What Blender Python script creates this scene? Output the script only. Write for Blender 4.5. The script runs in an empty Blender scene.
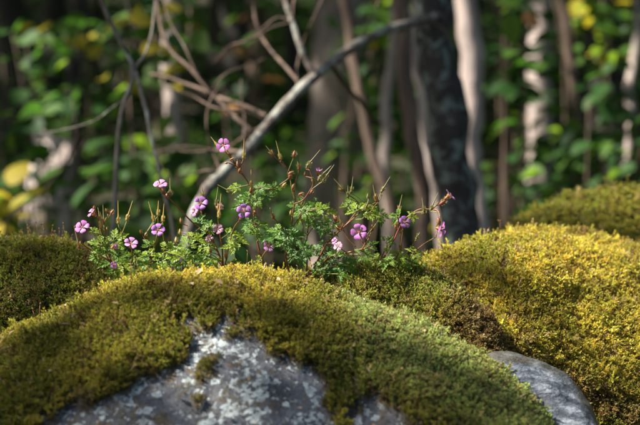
import bpy, math, random
import numpy as np
from mathutils import Vector, Matrix
from mathutils.geometry import tessellate_polygon

random.seed(7)
rng = np.random.default_rng(11)
sc = bpy.context.scene
R = math.radians

# ------------------------------------------------------------------ camera, sky, sun, exposure
CAM = np.array((0.0, 0.0, 1.30))
PITCH = R(5.0)
LENS = 85.0
PXR = 36.0 / 640.0 / LENS                     # radians-ish per photo pixel
FWD = np.array((0.0, math.cos(PITCH), -math.sin(PITCH)))
UPV = np.array((0.0, math.sin(PITCH), math.cos(PITCH)))
RGT = np.array((1.0, 0.0, 0.0))

cam_data = bpy.data.cameras.new('camera')
cam_data.lens = LENS
cam_data.sensor_width = 36.0
cam_data.clip_start = 0.05
cam_data.clip_end = 500
cam_data.dof.use_dof = True
cam_data.dof.focus_distance = 1.50
cam_data.dof.aperture_fstop = 6.0
cam = bpy.data.objects.new('camera', cam_data)
cam.location = CAM
cam.rotation_euler = (R(90) - PITCH, 0, 0)
sc.collection.objects.link(cam)
sc.camera = cam

SUN_EL, SUN_AZ = R(50.0), R(-98.0)            # azimuth measured from +Y towards +X: the sun stands to the left and behind
SUN = np.array((math.sin(SUN_AZ) * math.cos(SUN_EL), math.cos(SUN_AZ) * math.cos(SUN_EL), math.sin(SUN_EL)))
world = bpy.data.worlds.new("World")
sc.world = world
world.use_nodes = True
wn = world.node_tree.nodes
sky = wn.new('ShaderNodeTexSky')
sky.sky_type = 'NISHITA'
sky.sun_disc = False
sky.sun_elevation = SUN_EL
sky.sun_rotation = SUN_AZ
sky.dust_density = 2.5
sky.ozone_density = 0.4
world.node_tree.links.new(sky.outputs[0], wn['Background'].inputs[0])
wn['Background'].inputs[1].default_value = 0.075

sun_data = bpy.data.lights.new('sun', 'SUN')
sun_data.energy = 5.0
sun_data.angle = R(0.53)
sun_data.color = (1.0, 0.93, 0.82)
sun = bpy.data.objects.new('sun', sun_data)
sun.rotation_euler = Vector(SUN).to_track_quat('Z', 'Y').to_euler()
sun.location = (-4, 2, 8)
sc.collection.objects.link(sun)

sc.view_settings.view_transform = 'Standard'
sc.view_settings.look = 'None'
sc.view_settings.gamma = 1
sc.view_settings.exposure = 1.75
sc.render.engine = 'CYCLES'
sc.cycles.use_denoising = True
sc.cycles.max_bounces = 8
sc.cycles.diffuse_bounces = 3
sc.cycles.transmission_bounces = 4
sc.cycles.transparent_max_bounces = 4
sc.cycles.sample_clamp_indirect = 6.0

# ------------------------------------------------------------------ helpers
def P(px, py, d):
    """a point of the place seen at photo pixel (px, py), d metres away along the view axis"""
    return CAM + d * (FWD + RGT * (px - 320.0) * PXR - UPV * (py - 212.5) * PXR)

def to_px(V):
    """world points (N,3) -> photo pixels, used to say which part of a stone carries which moss"""
    D = V - CAM
    f = D @ FWD
    return 320.0 + (D @ RGT) / f / PXR, 212.5 - (D @ UPV) / f / PXR

def _hash(ix, iy, iz, seed):
    h = (ix.astype(np.int64) * 374761393 + iy.astype(np.int64) * 668265263 + iz.astype(np.int64) * 1274126177 + seed * 974634777) & 0xffffffff
    h = ((h ^ (h >> 13)) * 1274126177) & 0xffffffff
    return ((h ^ (h >> 16)) & 0xffff) / 65535.0

def vnoise(V, scale, seed=0):
    Q = np.asarray(V) / scale
    i = np.floor(Q).astype(np.int64)
    f = Q - i
    f = f * f * (3 - 2 * f)
    out = 0
    for dx in (0, 1):
        for dy in (0, 1):
            for dz in (0, 1):
                w = (f[..., 0] if dx else 1 - f[..., 0]) * (f[..., 1] if dy else 1 - f[..., 1]) * (f[..., 2] if dz else 1 - f[..., 2])
                out = out + w * _hash(i[..., 0] + dx, i[..., 1] + dy, i[..., 2] + dz, seed)
    return out * 2 - 1

def fbm(V, scale, octs=4, seed=0):
    s, a, o = 0, 1.0, 0
    for k in range(octs):
        o = o + a * vnoise(V, scale, seed + k)
        s += a
        a *= 0.5
        scale *= 0.5
    return o / s

def smooth(a, b, x):
    t = np.clip((x - a) / (b - a), 0, 1)
    return t * t * (3 - 2 * t)

def catmull(pts, n):
    pts = np.asarray(pts, float)
    ext = np.vstack([2 * pts[0] - pts[1], pts, 2 * pts[-1] - pts[-2]])
    seg = np.linalg.norm(np.diff(pts, axis=0), axis=1)
    cum = np.concatenate([[0], np.cumsum(seg)])
    s = np.linspace(0, cum[-1], n)
    k = np.clip(np.searchsorted(cum, s, side='right') - 1, 0, len(seg) - 1)
    t = ((s - cum[k]) / seg[k])[:, None]
    p0, p1, p2, p3 = ext[k], ext[k + 1], ext[k + 2], ext[k + 3]
    return 0.5 * (2 * p1 + (p2 - p0) * t + (2 * p0 - 5 * p1 + 4 * p2 - p3) * t ** 2 + (3 * p1 - p0 - 3 * p2 + p3) * t ** 3)

def in_poly(px, py, poly):
    inside = np.zeros(px.shape, bool)
    n = len(poly)
    for i in range(n):
        x0, y0 = poly[i]
        x1, y1 = poly[(i + 1) % n]
        c = ((y0 > py) != (y1 > py)) & (px < (x1 - x0) * (py - y0) / (y1 - y0 + 1e-12) + x0)
        inside ^= c
    return inside

def props(o, label=None, cat=None, group=None, kind=None):
    for k, v in (('label', label), ('category', cat), ('group', group), ('kind', kind)):
        if v:
            o[k] = v
    return o

def mesh_from(name, verts, faces, mat=None, smooth_shade=True, attrs=None):
    me = bpy.data.meshes.new(name)
    me.from_pydata([tuple(v) for v in verts], [], [tuple(f) for f in faces])
    if attrs:
        for k, vals in attrs.items():
            a = me.attributes.new(k, 'FLOAT', 'POINT')
            a.data.foreach_set('value', np.asarray(vals, np.float32))
    if smooth_shade:
        me.polygons.foreach_set('use_smooth', [True] * len(me.polygons))
    if mat:
        me.materials.append(mat)
    me.update()
    return me

def link(name, me, parent=None, loc=None, M=None):
    o = bpy.data.objects.new(name, me)
    sc.collection.objects.link(o)
    if parent is not None:
        o.parent = parent
    if M is not None:
        o.matrix_basis = M
    elif loc is not None:
        o.location = loc
    return o

def empty(name, loc):
    o = bpy.data.objects.new(name, None)
    o.empty_display_size = 0.02
    o.location = loc
    sc.collection.objects.link(o)
    return o

class MB:
    """collects shapes for ONE mesh"""
    def __init__(self):
        self.v, self.f, self.t = [], [], []
    def add(self, v, f, t=None):
        b = len(self.v)
        self.v += [tuple(x) for x in v]
        self.f += [tuple(i + b for i in q) for q in f]
        self.t += list(t) if t is not None else [0.0] * len(v)
    def tube(self, pts, rads, sides=6, wob=0.0, cap=True):
        pts = [Vector(p) for p in pts]
        n = len(pts)
        if np.isscalar(rads):
            rads = [rads] * n
        vs, fs, ts = [], [], []
        ref = Vector((0, 0, 1)) if abs((pts[-1] - pts[0]).normalized().z) < 0.9 else Vector((0, 1, 0))
        for i, p in enumerate(pts):
            tg = (pts[min(i + 1, n - 1)] - pts[max(i - 1, 0)]).normalized()
            a = tg.cross(ref)
            if a.length < 1e-6:
                a = Vector((1, 0, 0))
            a.normalize()
            b = tg.cross(a)
            for k in range(sides):
                an = 2 * math.pi * k / sides
                r = rads[i] * (1 + wob * random.uniform(-1, 1))
                vs.append(p + (a * math.cos(an) + b * math.sin(an)) * r)
                ts.append(i / (n - 1))
        for i in range(n - 1):
            for k in range(sides):
                k2 = (k + 1) % sides
                fs.append((i * sides + k, i * sides + k2, (i + 1) * sides + k2, (i + 1) * sides + k))
        if cap:
            fs.append(tuple(range(sides - 1, -1, -1)))
            fs.append(tuple((n - 1) * sides + k for k in range(sides)))
        self.add(vs, fs, ts)
    def mesh(self, name, mat, sm=True):
        return mesh_from(name, self.v, self.f, mat, sm, {'tip': self.t})
    def build(self, name, mat, parent=None, sm=True):
        return link(name, self.mesh(name, mat, sm), parent)

# ------------------------------------------------------------------ materials
def new_mat(name):
    m = bpy.data.materials.new(name)
    m.use_nodes = True
    nt = m.node_tree
    return m, nt, nt.nodes['Principled BSDF'], nt.nodes['Material Output']

def N(nt, typ, **kw):
    n = nt.nodes.new(typ)
    for k, v in kw.items():
        setattr(n, k, v)
    return n

def ramp(nt, src, stops, interp='LINEAR'):
    r = N(nt, 'ShaderNodeValToRGB')
    r.color_ramp.interpolation = interp
    e = r.color_ramp.elements
    while len(e) < len(stops):
        e.new(0.5)
    for el, (p, c) in zip(e, stops):
        el.position = p
        el.color = (*c, 1) if len(c) == 3 else c
    nt.links.new(src, r.inputs[0])
    return r.outputs[0]

def noise(nt, scale, detail=4, rough=0.55, coord='Object', warp=0.0):
    tc = N(nt, 'ShaderNodeTexCoord')
    t = N(nt, 'ShaderNodeTexNoise')
    t.inputs['Scale'].default_value = scale
    t.inputs['Detail'].default_value = detail
    t.inputs['Roughness'].default_value = rough
    t.inputs['Distortion'].default_value = warp
    nt.links.new(tc.outputs[coord], t.inputs['Vector'])
    return t.outputs['Fac']

def mix(nt, fac, a, b, mode='MIX'):
    m = N(nt, 'ShaderNodeMix', data_type='RGBA', blend_type=mode)
    for s, i in ((fac, 0), (a, 6), (b, 7)):
        if hasattr(s, 'links'):
            nt.links.new(s, m.inputs[i])
        elif i == 0:
            m.inputs[0].default_value = s
        else:
            m.inputs[i].default_value = (*s, 1)
    return m.outputs[2]

def bump(nt, height, strength, dist, bsdf):
    b = N(nt, 'ShaderNodeBump')
    b.inputs['Strength'].default_value = strength
    b.inputs['Distance'].default_value = dist
    nt.links.new(height, b.inputs['Height'])
    nt.links.new(b.outputs[0], bsdf.inputs['Normal'])
    return b.outputs[0]

def translucent(nt, bsdf, out, color, amount, normal=None):
    t = N(nt, 'ShaderNodeBsdfTranslucent')
    if hasattr(color, 'links'):
        nt.links.new(color, t.inputs[0])
    else:
        t.inputs[0].default_value = (*color, 1)
    s = N(nt, 'ShaderNodeMixShader')
    s.inputs[0].default_value = amount
    nt.links.new(bsdf.outputs[0], s.inputs[1])
    nt.links.new(t.outputs[0], s.inputs[2])
    nt.links.new(s.outputs[0], out.inputs[0])

def leaf_mat(name, c0, c1, tr, trans=0.45, rough=0.6, coat=0.0):
    """leaf green varying from leaf to leaf and along the blade; tr = colour of light let through"""
    m, nt, b, out = new_mat(name)
    oi = N(nt, 'ShaderNodeObjectInfo')
    at = N(nt, 'ShaderNodeAttribute', attribute_name='rnd')
    add = N(nt, 'ShaderNodeMath', operation='ADD')
    nt.links.new(oi.outputs['Random'], add.inputs[0])
    nt.links.new(at.outputs['Fac'], add.inputs[1])
    fr = N(nt, 'ShaderNodeMath', operation='FRACT')
    nt.links.new(add.outputs[0], fr.inputs[0])
    col = ramp(nt, fr.outputs[0], [(0, c0), (1, c1)])
    n1 = noise(nt, 60, 3)
    k = ramp(nt, n1, [(0.3, (0.75, 0.75, 0.75)), (0.7, (1.2, 1.2, 1.2))])
    col = mix(nt, 1.0, col, k, 'MULTIPLY')
    nt.links.new(col, b.inputs['Base Color'])
    b.inputs['Roughness'].default_value = rough
    b.inputs['Specular IOR Level'].default_value = 0.3
    trc = mix(nt, fr.outputs[0], tuple(x * 0.8 for x in tr), tr)
    translucent(nt, b, out, trc, trans)
    return m

def bark_mat(name, dark, light, lichen=None, lich_amt=0.5, scale=9, pale=None):
    m, nt, b, out = new_mat(name)
    tc = N(nt, 'ShaderNodeTexCoord')
    mp = N(nt, 'ShaderNodeMapping')
    mp.inputs['Scale'].default_value = (scale, scale, scale * 0.22)
    nt.links.new(tc.outputs['Object'], mp.inputs[0])
    t = N(nt, 'ShaderNodeTexNoise')
    t.inputs['Scale'].default_value = 4
    t.inputs['Detail'].default_value = 8
    t.inputs['Roughness'].default_value = 0.65
    nt.links.new(mp.outputs[0], t.inputs[0])
    col = ramp(nt, t.outputs[0], [(0.32, dark), (0.68, light)])
    if pale:
        n2 = noise(nt, 3.0, 3)
        col = mix(nt, ramp(nt, n2, [(0.45, (0, 0, 0)), (0.55, (1, 1, 1))]), col, pale)
    if lichen:
        n3 = noise(nt, 34, 6, 0.7, warp=0.4)
        e = 0.72 - 0.35 * lich_amt
        col = mix(nt, ramp(nt, n3, [(e - 0.04, (0, 0, 0)), (e + 0.05, (1, 1, 1))]), col, lichen)
    nt.links.new(col, b.inputs['Base Color'])
    b.inputs['Roughness'].default_value = 0.9
    bump(nt, t.outputs[0], 0.8, 0.012, b)
    return m

M = {}
# --- moss: one colour per shoot, handed down from the point it grows from
def moss_mat():
    m, nt, b, out = new_mat('moss')
    a = N(nt, 'ShaderNodeAttribute', attribute_name='tone', attribute_type='INSTANCER')
    t = N(nt, 'ShaderNodeAttribute', attribute_name='tip')
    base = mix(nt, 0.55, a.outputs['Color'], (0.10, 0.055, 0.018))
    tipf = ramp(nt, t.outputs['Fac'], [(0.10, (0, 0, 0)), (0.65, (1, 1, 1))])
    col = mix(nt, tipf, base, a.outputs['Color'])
    nt.links.new(col, b.inputs['Base Color'])
    b.inputs['Roughness'].default_value = 0.55
    b.inputs['Specular IOR Level'].default_value = 0.35
    hs = N(nt, 'ShaderNodeHueSaturation')
    hs.inputs['Value'].default_value = 1.15
    hs.inputs['Saturation'].default_value = 1.1
    nt.links.new(col, hs.inputs['Color'])
    translucent(nt, b, out, hs.outputs[0], 0.38)
    return m
M['moss'] = moss_mat()

def rock_mat(name, streaky=False):
    """grey granite; crusts of pale lichen; brown humus where the moss mat sits on it (attribute moss)"""
    m, nt, b, out = new_mat(name)
    n1 = noise(nt, 28, 8, 0.62, warp=0.4)
    n2 = noise(nt, 420, 3, 0.7)
    if streaky:
        tc = N(nt, 'ShaderNodeTexCoord')
        mp = N(nt, 'ShaderNodeMapping')
        mp.inputs['Rotation'].default_value = (0, R(35), R(20))
        mp.inputs['Scale'].default_value = (1.0, 2.2, 3.0)
        nt.links.new(tc.outputs['Object'], mp.inputs[0])
        tx = N(nt, 'ShaderNodeTexNoise')
        tx.inputs['Scale'].default_value = 24
        tx.inputs['Detail'].default_value = 7
        tx.inputs['Roughness'].default_value = 0.65
        nt.links.new(mp.outputs[0], tx.inputs[0])
        col = ramp(nt, tx.outputs[0], [(0.36, (0.018, 0.023, 0.032)), (0.5, (0.06, 0.072, 0.092)), (0.62, (0.20, 0.225, 0.26))])
        n1 = tx.outputs[0]
    else:
        col = ramp(nt, n1, [(0.34, (0.018, 0.020, 0.025)), (0.52, (0.075, 0.082, 0.098)), (0.72, (0.19, 0.20, 0.225))])
    speck = ramp(nt, n2, [(0.35, (0.6, 0.6, 0.6)), (0.62, (1.25, 1.25, 1.25))])
    col = mix(nt, 1.0, col, speck, 'MULTIPLY')
    h = n1
    if not streaky:
        v = noise(nt, 170, 5, 0.7, warp=0.4)
        v2 = noise(nt, 26, 3, 0.5)
        mm = N(nt, 'ShaderNodeMath', operation='MULTIPLY_ADD')
        nt.links.new(v2, mm.inputs[0]); mm.inputs[1].default_value = 0.55; nt.links.new(v, mm.inputs[2])
        lf = ramp(nt, mm.outputs[0], [(0.79, (0, 0, 0)), (0.83, (1, 1, 1))])
        lc = mix(nt, ramp(nt, noise(nt, 160, 3), [(0.4, (0, 0, 0)), (0.6, (1, 1, 1))]), (0.22, 0.26, 0.27), (0.44, 0.49, 0.49))
        col = mix(nt, lf, col, lc)
        vo = N(nt, 'ShaderNodeTexVoronoi')
        vo.inputs['Scale'].default_value = 95
        tcv = N(nt, 'ShaderNodeTexCoord'); wp = N(nt, 'ShaderNodeVectorMath', operation='ADD')
        nz = N(nt, 'ShaderNodeTexNoise'); nz.inputs['Scale'].default_value = 220
        nt.links.new(tcv.outputs['Object'], nz.inputs['Vector'])
        sc_ = N(nt, 'ShaderNodeVectorMath', operation='SCALE'); sc_.inputs['Scale'].default_value = 0.006
        nt.links.new(nz.outputs['Color'], sc_.inputs[0]); nt.links.new(tcv.outputs['Object'], wp.inputs[0]); nt.links.new(sc_.outputs[0], wp.inputs[1])
        nt.links.new(wp.outputs[0], vo.inputs['Vector'])
        disc = ramp(nt, vo.outputs['Distance'], [(0.0, (.55, .55, .55)), (0.28, (.8, .8, .8)), (0.36, (1, 1, 1)), (0.42, (0, 0, 0))])
        pick = ramp(nt, vo.outputs['Color'], [(0.52, (0, 0, 0)), (0.56, (1, 1, 1))])
        dm = mix(nt, 1.0, disc, pick, 'MULTIPLY')
        col = mix(nt, dm, col, (0.38, 0.44, 0.45))
        ad = N(nt, 'ShaderNodeMath', operation='MULTIPLY_ADD')
        nt.links.new(lf, ad.inputs[0]); ad.inputs[1].default_value = 0.35; nt.links.new(n1, ad.inputs[2])
        h = ad.outputs[0]
        # rusty brown humus and dead moss in the hollows
        br = ramp(nt, noise(nt, 48, 6, 0.7, warp=0.8), [(0.53, (0, 0, 0)), (0.62, (1, 1, 1))])
        col = mix(nt, br, col, (0.085, 0.06, 0.028))
    a = N(nt, 'ShaderNodeAttribute', attribute_name='moss')
    col = mix(nt, ramp(nt, a.outputs['Fac'], [(0.15, (0, 0, 0)), (0.5, (1, 1, 1))]), col, (0.045, 0.036, 0.012))
    nt.links.new(col, b.inputs['Base Color'])
    b.inputs['Roughness'].default_value = 0.72 if not streaky else 0.5
    bump(nt, h, 1.0, 0.009, b)
    return m
M['rock'] = rock_mat('granite_with_lichen')
M['smooth_rock'] = rock_mat('bare_granite', True)

# ------------------------------------------------------------------ ground
def ground_z(x, y):
    x = np.asarray(x, float); y = np.asarray(y, float)
    z = 0.125 * np.clip(y - 2.3, 0, 40) + 0.0 * x
    V = np.stack([x, y, np.zeros_like(x)], -1)
    return z + 0.10 * fbm(V, 2.5, 3, 5) * smooth(2.0, 4.0, y) + 0.02 * fbm(V, 0.5, 3, 9)

def make_ground():
    m, nt, b, out = new_mat('leaf_litter_soil')
    n1 = noise(nt, 14, 7, 0.65)
    n2 = noise(nt, 1.6, 4, 0.6)
    c = ramp(nt, n1, [(0.3, (0.010, 0.008, 0.005)), (0.6, (0.045, 0.03, 0.018)), (0.8, (0.12, 0.085, 0.055))])
    c = mix(nt, ramp(nt, n2, [(0.5, (0, 0, 0)), (0.62, (1, 1, 1))]), c, (0.03, 0.045, 0.012))
    nt.links.new(c, b.inputs['Base Color'])
    b.inputs['Roughness'].default_value = 0.95
    bump(nt, n1, 1.0, 0.03, b)
    xs = np.concatenate([np.linspace(-60, -12, 13), np.linspace(-11, 11, 90), np.linspace(12, 60, 13)])
    ys = np.concatenate([np.linspace(-30, -2, 9), np.linspace(-1.5, 24, 110), np.linspace(26, 90, 14)])
    X, Y = np.meshgrid(xs, ys, indexing='ij')
    Z = ground_z(X, Y)
    V = np.stack([X, Y, Z], -1).reshape(-1, 3)
    ny = len(ys)
    F = [(i * ny + j, (i + 1) * ny + j, (i + 1) * ny + j + 1, i * ny + j + 1) for i in range(len(xs) - 1) for j in range(ny - 1)]
    o = link('ground', mesh_from('ground', V, F, m))
    props(o, 'brown forest floor of soil and leaf litter rising behind the boulders', None, None, 'structure')
make_ground()

# ------------------------------------------------------------------ moss shoots (source shapes, used only by the moss carpets)
def sprig(seed, L=1.0, nb=8, spread=0.42, curl=0.35, leafl=0.13, leafw=0.055, bare=0.0):
    r = random.Random(seed)
    mb = MB()
    bend = Vector((r.uniform(-1, 1), r.uniform(-1, 1), 0)).normalized() * curl
    def axis(p0, d0, length, n, w, tip0, tip1, droop):
        pts, p, d = [p0], p0, d0.normalized()
        for i in range(n):
            d = (d + droop / n + Vector((r.gauss(0, .10), r.gauss(0, .10), r.gauss(0, .05)))).normalized()
            p = p + d * length / n
            pts.append(p)
        # thin stem ribbon
        side = d0.cross(Vector((r.random(), r.random(), r.random()))).normalized() * w * 0.5
        for i in range(n):
            t0, t1 = tip0 + (tip1 - tip0) * i / n, tip0 + (tip1 - tip0) * (i + 1) / n
            mb.add([pts[i] - side, pts[i] + side, pts[i + 1] + side * .7, pts[i + 1] - side * .7], [(0, 1, 2, 3)], [t0, t0, t1, t1])
        # overlapping leaves
        for i in range(n):
            for s in range(2 if i < n - 1 else 3):
                q = pts[i].lerp(pts[i + 1], r.random())
                t = tip0 + (tip1 - tip0) * (i + .5) / n
                dd = (pts[i + 1] - pts[i]).normalized()
                o = dd.cross(Vector((r.gauss(0, 1), r.gauss(0, 1), r.gauss(0, 1)))).normalized()
                ld = (dd * r.uniform(.55, 1.1) + o * r.uniform(.3, .8)).normalized()
                sd = ld.cross(o).normalized() * leafw * r.uniform(.8, 1.2)
                mb.add([q - sd * .6, q + sd * .6, q + ld * leafl * .55 + sd * .5, q + ld * leafl * r.uniform(.9, 1.3), q + ld * leafl * .55 - sd * .5],
                       [(0, 1, 2, 3, 4)], [t, t, min(1, t + .1), min(1, t + .15), min(1, t + .1)])
        return pts
    main = axis(Vector((0, 0, -0.25)), Vector((0, 0, 1)), L * 1.25, 7, 0.05, 0.0, 1.0, bend)
    for k in range(nb):
        i = 2 + k * 5 // nb
        f = (k + .5) / nb
        a = r.uniform(0, 6.28)
        d = Vector((math.cos(a), math.sin(a), 0.55 + 0.5 * f))
        axis(main[i], d, spread * (1.05 - .5 * f) * r.uniform(.7, 1.2), 3, 0.04, 0.25 + .5 * f, 0.6 + .4 * f, Vector((0, 0, .5)))
    return mb.mesh('moss_shoot', M['moss'], False)

def sprig_collection(name, metas):
    c = bpy.data.collections.new(name)
    for i, me in enumerate(metas):
        c.objects.link(bpy.data.objects.new(f'{name}_{i:02d}', me))
    return c
feather = sprig_collection('feather_moss_shoots', [sprig(10 + i, 1.0, 8, .45, .55) for i in range(6)])
cushion = sprig_collection('cushion_moss_shoots', [sprig(40 + i, .85, 5, .26, .20, .15, .05) for i in range(5)])

def scatter_group(coll, rnd_name='scatter'):
    ng = bpy.data.node_groups.new(rnd_name, 'GeometryNodeTree')
    ng.interface.new_socket('Geometry', in_out='INPUT', socket_type='NodeSocketGeometry')
    ng.interface.new_socket('Geometry', in_out='OUTPUT', socket_type='NodeSocketGeometry')
    gi, go = ng.nodes.new('NodeGroupInput'), ng.nodes.new('NodeGroupOutput')
    ci = ng.nodes.new('GeometryNodeCollectionInfo')
    ci.inputs['Collection'].default_value = coll
    ci.inputs['Separate Children'].default_value = True
    ci.inputs['Reset Children'].default_value = True
    iop = ng.nodes.new('GeometryNodeInstanceOnPoints')
    iop.inputs['Pick Instance'].default_value = True
    def attr(name, typ):
        a = ng.nodes.new('GeometryNodeInputNamedAttribute')
        a.data_type = typ
        a.inputs['Name'].default_value = name
        return a.outputs['Attribute']
    L = ng.links.new
    L(gi.outputs[0], iop.inputs['Points'])
    L(ci.outputs[0], iop.inputs['Instance'])
    L(attr('pick', 'INT'), iop.inputs['Instance Index'])
    L(attr('rot', 'FLOAT_VECTOR'), iop.inputs['Rotation'])
    L(attr('size', 'FLOAT'), iop.inputs['Scale'])
    L(iop.outputs[0], go.inputs[0])
    return ng

def scatter(name, pos, rot, size, pick, tone, coll, parent=None):
    me = bpy.data.meshes.new(name)
    me.vertices.add(len(pos))
    me.vertices.foreach_set('co', np.asarray(pos, np.float32).ravel())
    for k, typ, key, arr in (('rot', 'FLOAT_VECTOR', 'vector', rot), ('size', 'FLOAT', 'value', size), ('pick', 'INT', 'value', pick)):
        a = me.attributes.new(k, typ, 'POINT')
        a.data.foreach_set(key, np.asarray(arr, np.int32 if typ == 'INT' else np.float32).ravel())
    a = me.attributes.new('tone', 'FLOAT_COLOR', 'POINT')
    a.data.foreach_set('color', np.hstack([tone, np.ones((len(tone), 1))]).astype(np.float32).ravel())
    me.update()
    o = link(name, me, parent)
    md = o.modifiers.new('scatter', 'NODES')
    md.node_group = scatter_group(coll)
    return o

def frames(axis):
    """random spin about each axis direction -> euler XYZ"""
    n = len(axis)
    axis = axis / np.linalg.norm(axis, axis=1, keepdims=True)
    r = rng.normal(size=(n, 3))
    a = np.cross(axis, r); a /= np.linalg.norm(a, axis=1, keepdims=True)
    b = np.cross(axis, a)
    y = np.arcsin(np.clip(-a[:, 2], -1, 1))
    return np.stack([np.arctan2(b[:, 2], axis[:, 2]), y, np.arctan2(a[:, 1], a[:, 0])], 1)

# ------------------------------------------------------------------ boulders
def boulder(crest, zb, Wf, Wb, nu=230, nt=150, amp=0.012, seed=0, thick=0.008, mask=None, lump=0.0035, pw=1.0, low=0.0):
    """a stone whose ridge runs along `crest` (world points); returns grid of points, normals, moss mask"""
    C = catmull(crest, nu)
    C[:, 2] -= low
    H = np.maximum(C[:, 2] - zb, 1e-3)
    k = (H / H.max()) ** 0.55
    a = np.linspace(-math.pi / 2, math.pi / 2, nt)
    s, c = np.sin(a), np.cos(a)
    Wf = np.broadcast_to(Wf, nu) if np.isscalar(Wf) else np.interp(np.linspace(0, 1, nu), np.linspace(0, 1, len(Wf)), Wf)
    w = np.where(s[None, :] < 0, Wf[:, None], Wb)
    G = np.zeros((nu, nt, 3))
    G[..., 0] = C[:, 0:1]
    G[..., 1] = C[:, 1:2] + w * k[:, None] * np.sign(s) * np.abs(s) ** pw
    G[..., 2] = zb + H[:, None] * c[None, :] ** 1.0
    def normals(G):
        du = np.gradient(G, axis=0); dt = np.gradient(G, axis=1)
        n = np.cross(du, dt)
        n /= np.linalg.norm(n, axis=-1, keepdims=True) + 1e-12
        return n
    n = normals(G)
    n = np.where((n[..., 2:3] < 0), -n, n)
    G = G + n * (amp * fbm(G, 0.16, 3, seed))[..., None] 
    G = G + n * ((0.25 if amp < 0.015 else 0.4) * amp * fbm(G, 0.03, 4, seed + 7))[..., None]
    px, py = to_px(G.reshape(-1, 3))
    ms = np.ones(nu * nt) if mask is None else mask(px, py, G.reshape(-1, 3))
    ms = ms.reshape(nu, nt)
    cover = thick * smooth(0.1, 1.0, ms) ** 1.5 + ms * (lump * 2.2 * fbm(G, 0.055, 3, seed + 20) + lump * 1.0 * fbm(G, 0.016, 2, seed + 30))
    G = G + n * cover[..., None]
    n = normals(G)
    if n[nu // 2, nt // 2, 2] < 0:
        n = -n
    return G, n, ms

GRIDS = []
def grid_obj(name, G, ms, mat, parent=None):
    GRIDS.append(G)
    nu, nt, _ = G.shape
    V = G.reshape(-1, 3)
    F = [(i * nt + j, (i + 1) * nt + j, (i + 1) * nt + j + 1, i * nt + j + 1) for i in range(nu - 1) for j in range(nt - 1)]
    me = mesh_from(name, V, F, mat, True, {'moss': ms.ravel()})
    return link(name, me, parent)

def moss_on(parent, G, n, ms, density, size, tonef, coll, npick, name='moss', up=0.35, tilt=0.5):
    a = G[1:, :-1] - G[:-1, :-1]; b = G[:-1, 1:] - G[:-1, :-1]
    area = np.linalg.norm(np.cross(a, b), axis=-1)
    mid = (G[1:, 1:] + G[:-1, :-1]) / 2
    px, py = to_px(mid.reshape(-1, 3)); px = px.reshape(area.shape); py = py.reshape(area.shape)
    m4 = (ms[1:, 1:] + ms[:-1, :-1]) / 2
    near = (px > -90) & (px < 730) & (py < 500)
    w = area * np.where(near, 1.0, 0.22) * (m4 > 0.12) * np.clip(m4 * 1.4, 0, 1)
    # nothing grows on the dark underside
    w *= smooth(0.02, 0.25, mid[..., 2] - mid[..., 2].min())
    cnt = int(w.sum() * density * 1.1)
    idx = rng.choice(w.size, cnt, p=(w / w.sum()).ravel())
    i, j = np.unravel_index(idx, w.shape)
    u, v = rng.random(cnt)[:, None], rng.random(cnt)[:, None]
    def bl(A):
        return A[i, j] * (1 - u) * (1 - v) + A[i + 1, j] * u * (1 - v) + A[i, j + 1] * (1 - u) * v + A[i + 1, j + 1] * u * v
    p, nn = bl(G), bl(n)
    m = bl(ms[..., None])[:, 0]
    # shoots lean together in small swirls, and a little downhill
    sw = np.stack([vnoise(p, 0.03, 1), vnoise(p, 0.03, 2), vnoise(p, 0.03, 3)], 1)
    down = nn * nn[:, 2:3] - np.array((0, 0, 1.0)); 
    ax = nn + np.array((0, 0, up)) + sw * tilt * 0.9 + rng.normal(size=(cnt, 3)) * tilt * 0.5 + down * 0.25
    rot = frames(ax)
    s = size * rng.uniform(0.6, 1.2, cnt) * (0.32 + 0.68 * smooth(0.1, 0.95, m)) * (1 + (rng.random(cnt) < 0.07) * rng.uniform(0.2, 0.8, cnt))
    tone = tonef(p, m)
    tone = tone * rng.uniform(0.62, 1.45, (cnt, 1)) * rng.uniform(0.9, 1.1, (cnt, 3))
    dry = rng.random(cnt)
    tone[dry < 0.05] = np.array((0.46, 0.36, 0.17))
    tone[(dry > 0.05) & (dry < 0.10)] = np.array((0.15, 0.08, 0.035))
    o = scatter(name, p, rot, s, rng.integers(0, npick, cnt), np.clip(tone, 0.005, 0.8), coll, parent)
    o['kind'] = 'stuff'
    print(name, cnt)
    return o

def lerp(a, b, t):
    return np.asarray(a) * (1 - t[:, None]) + np.asarray(b) * t[:, None]

OLIVE, GOLD, DEEP, SAGE, BROWN = (0.205, 0.205, 0.032), (0.54, 0.455, 0.085), (0.10, 0.135, 0.028), (0.37, 0.42, 0.15), (0.20, 0.12, 0.055)

# --- A: the large front boulder
rock_poly = [(35, 450), (60, 412), (92, 398), (120, 392), (140, 380), (170, 372), (185, 345), (200, 325), (228, 318), (245, 328), (262, 340), (285, 350), (302, 366), (312, 388), (328, 410), (336, 470), (35, 470)]
rock_poly2 = [(345, 470), (348, 412), (370, 402), (395, 404), (412, 430), (415, 470)]
def edge_mask(px, py, V, polys, wob=17.0):
    dx = wob * fbm(V, 0.03, 3, 77); dy = wob * fbm(V, 0.03, 3, 99)
    e = np.zeros(px.shape)
    offs = [(0, 0)] + [(r_ * math.cos(a), r_ * math.sin(a)) for r_ in (6, 14, 24) for a in np.arange(0, 6.2, math.pi / 4)]
    for off in offs:
        ins = np.zeros(px.shape, bool)
        for poly in polys:
            ins |= in_poly(px + dx + off[0], py + dy + off[1], poly)
        e += ins / len(offs)
    return smooth(0.36, 0.70, 1 - e + 0.95 * fbm(V, 0.020, 5, 131) + 0.35 * fbm(V, 0.006, 2, 137))
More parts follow.
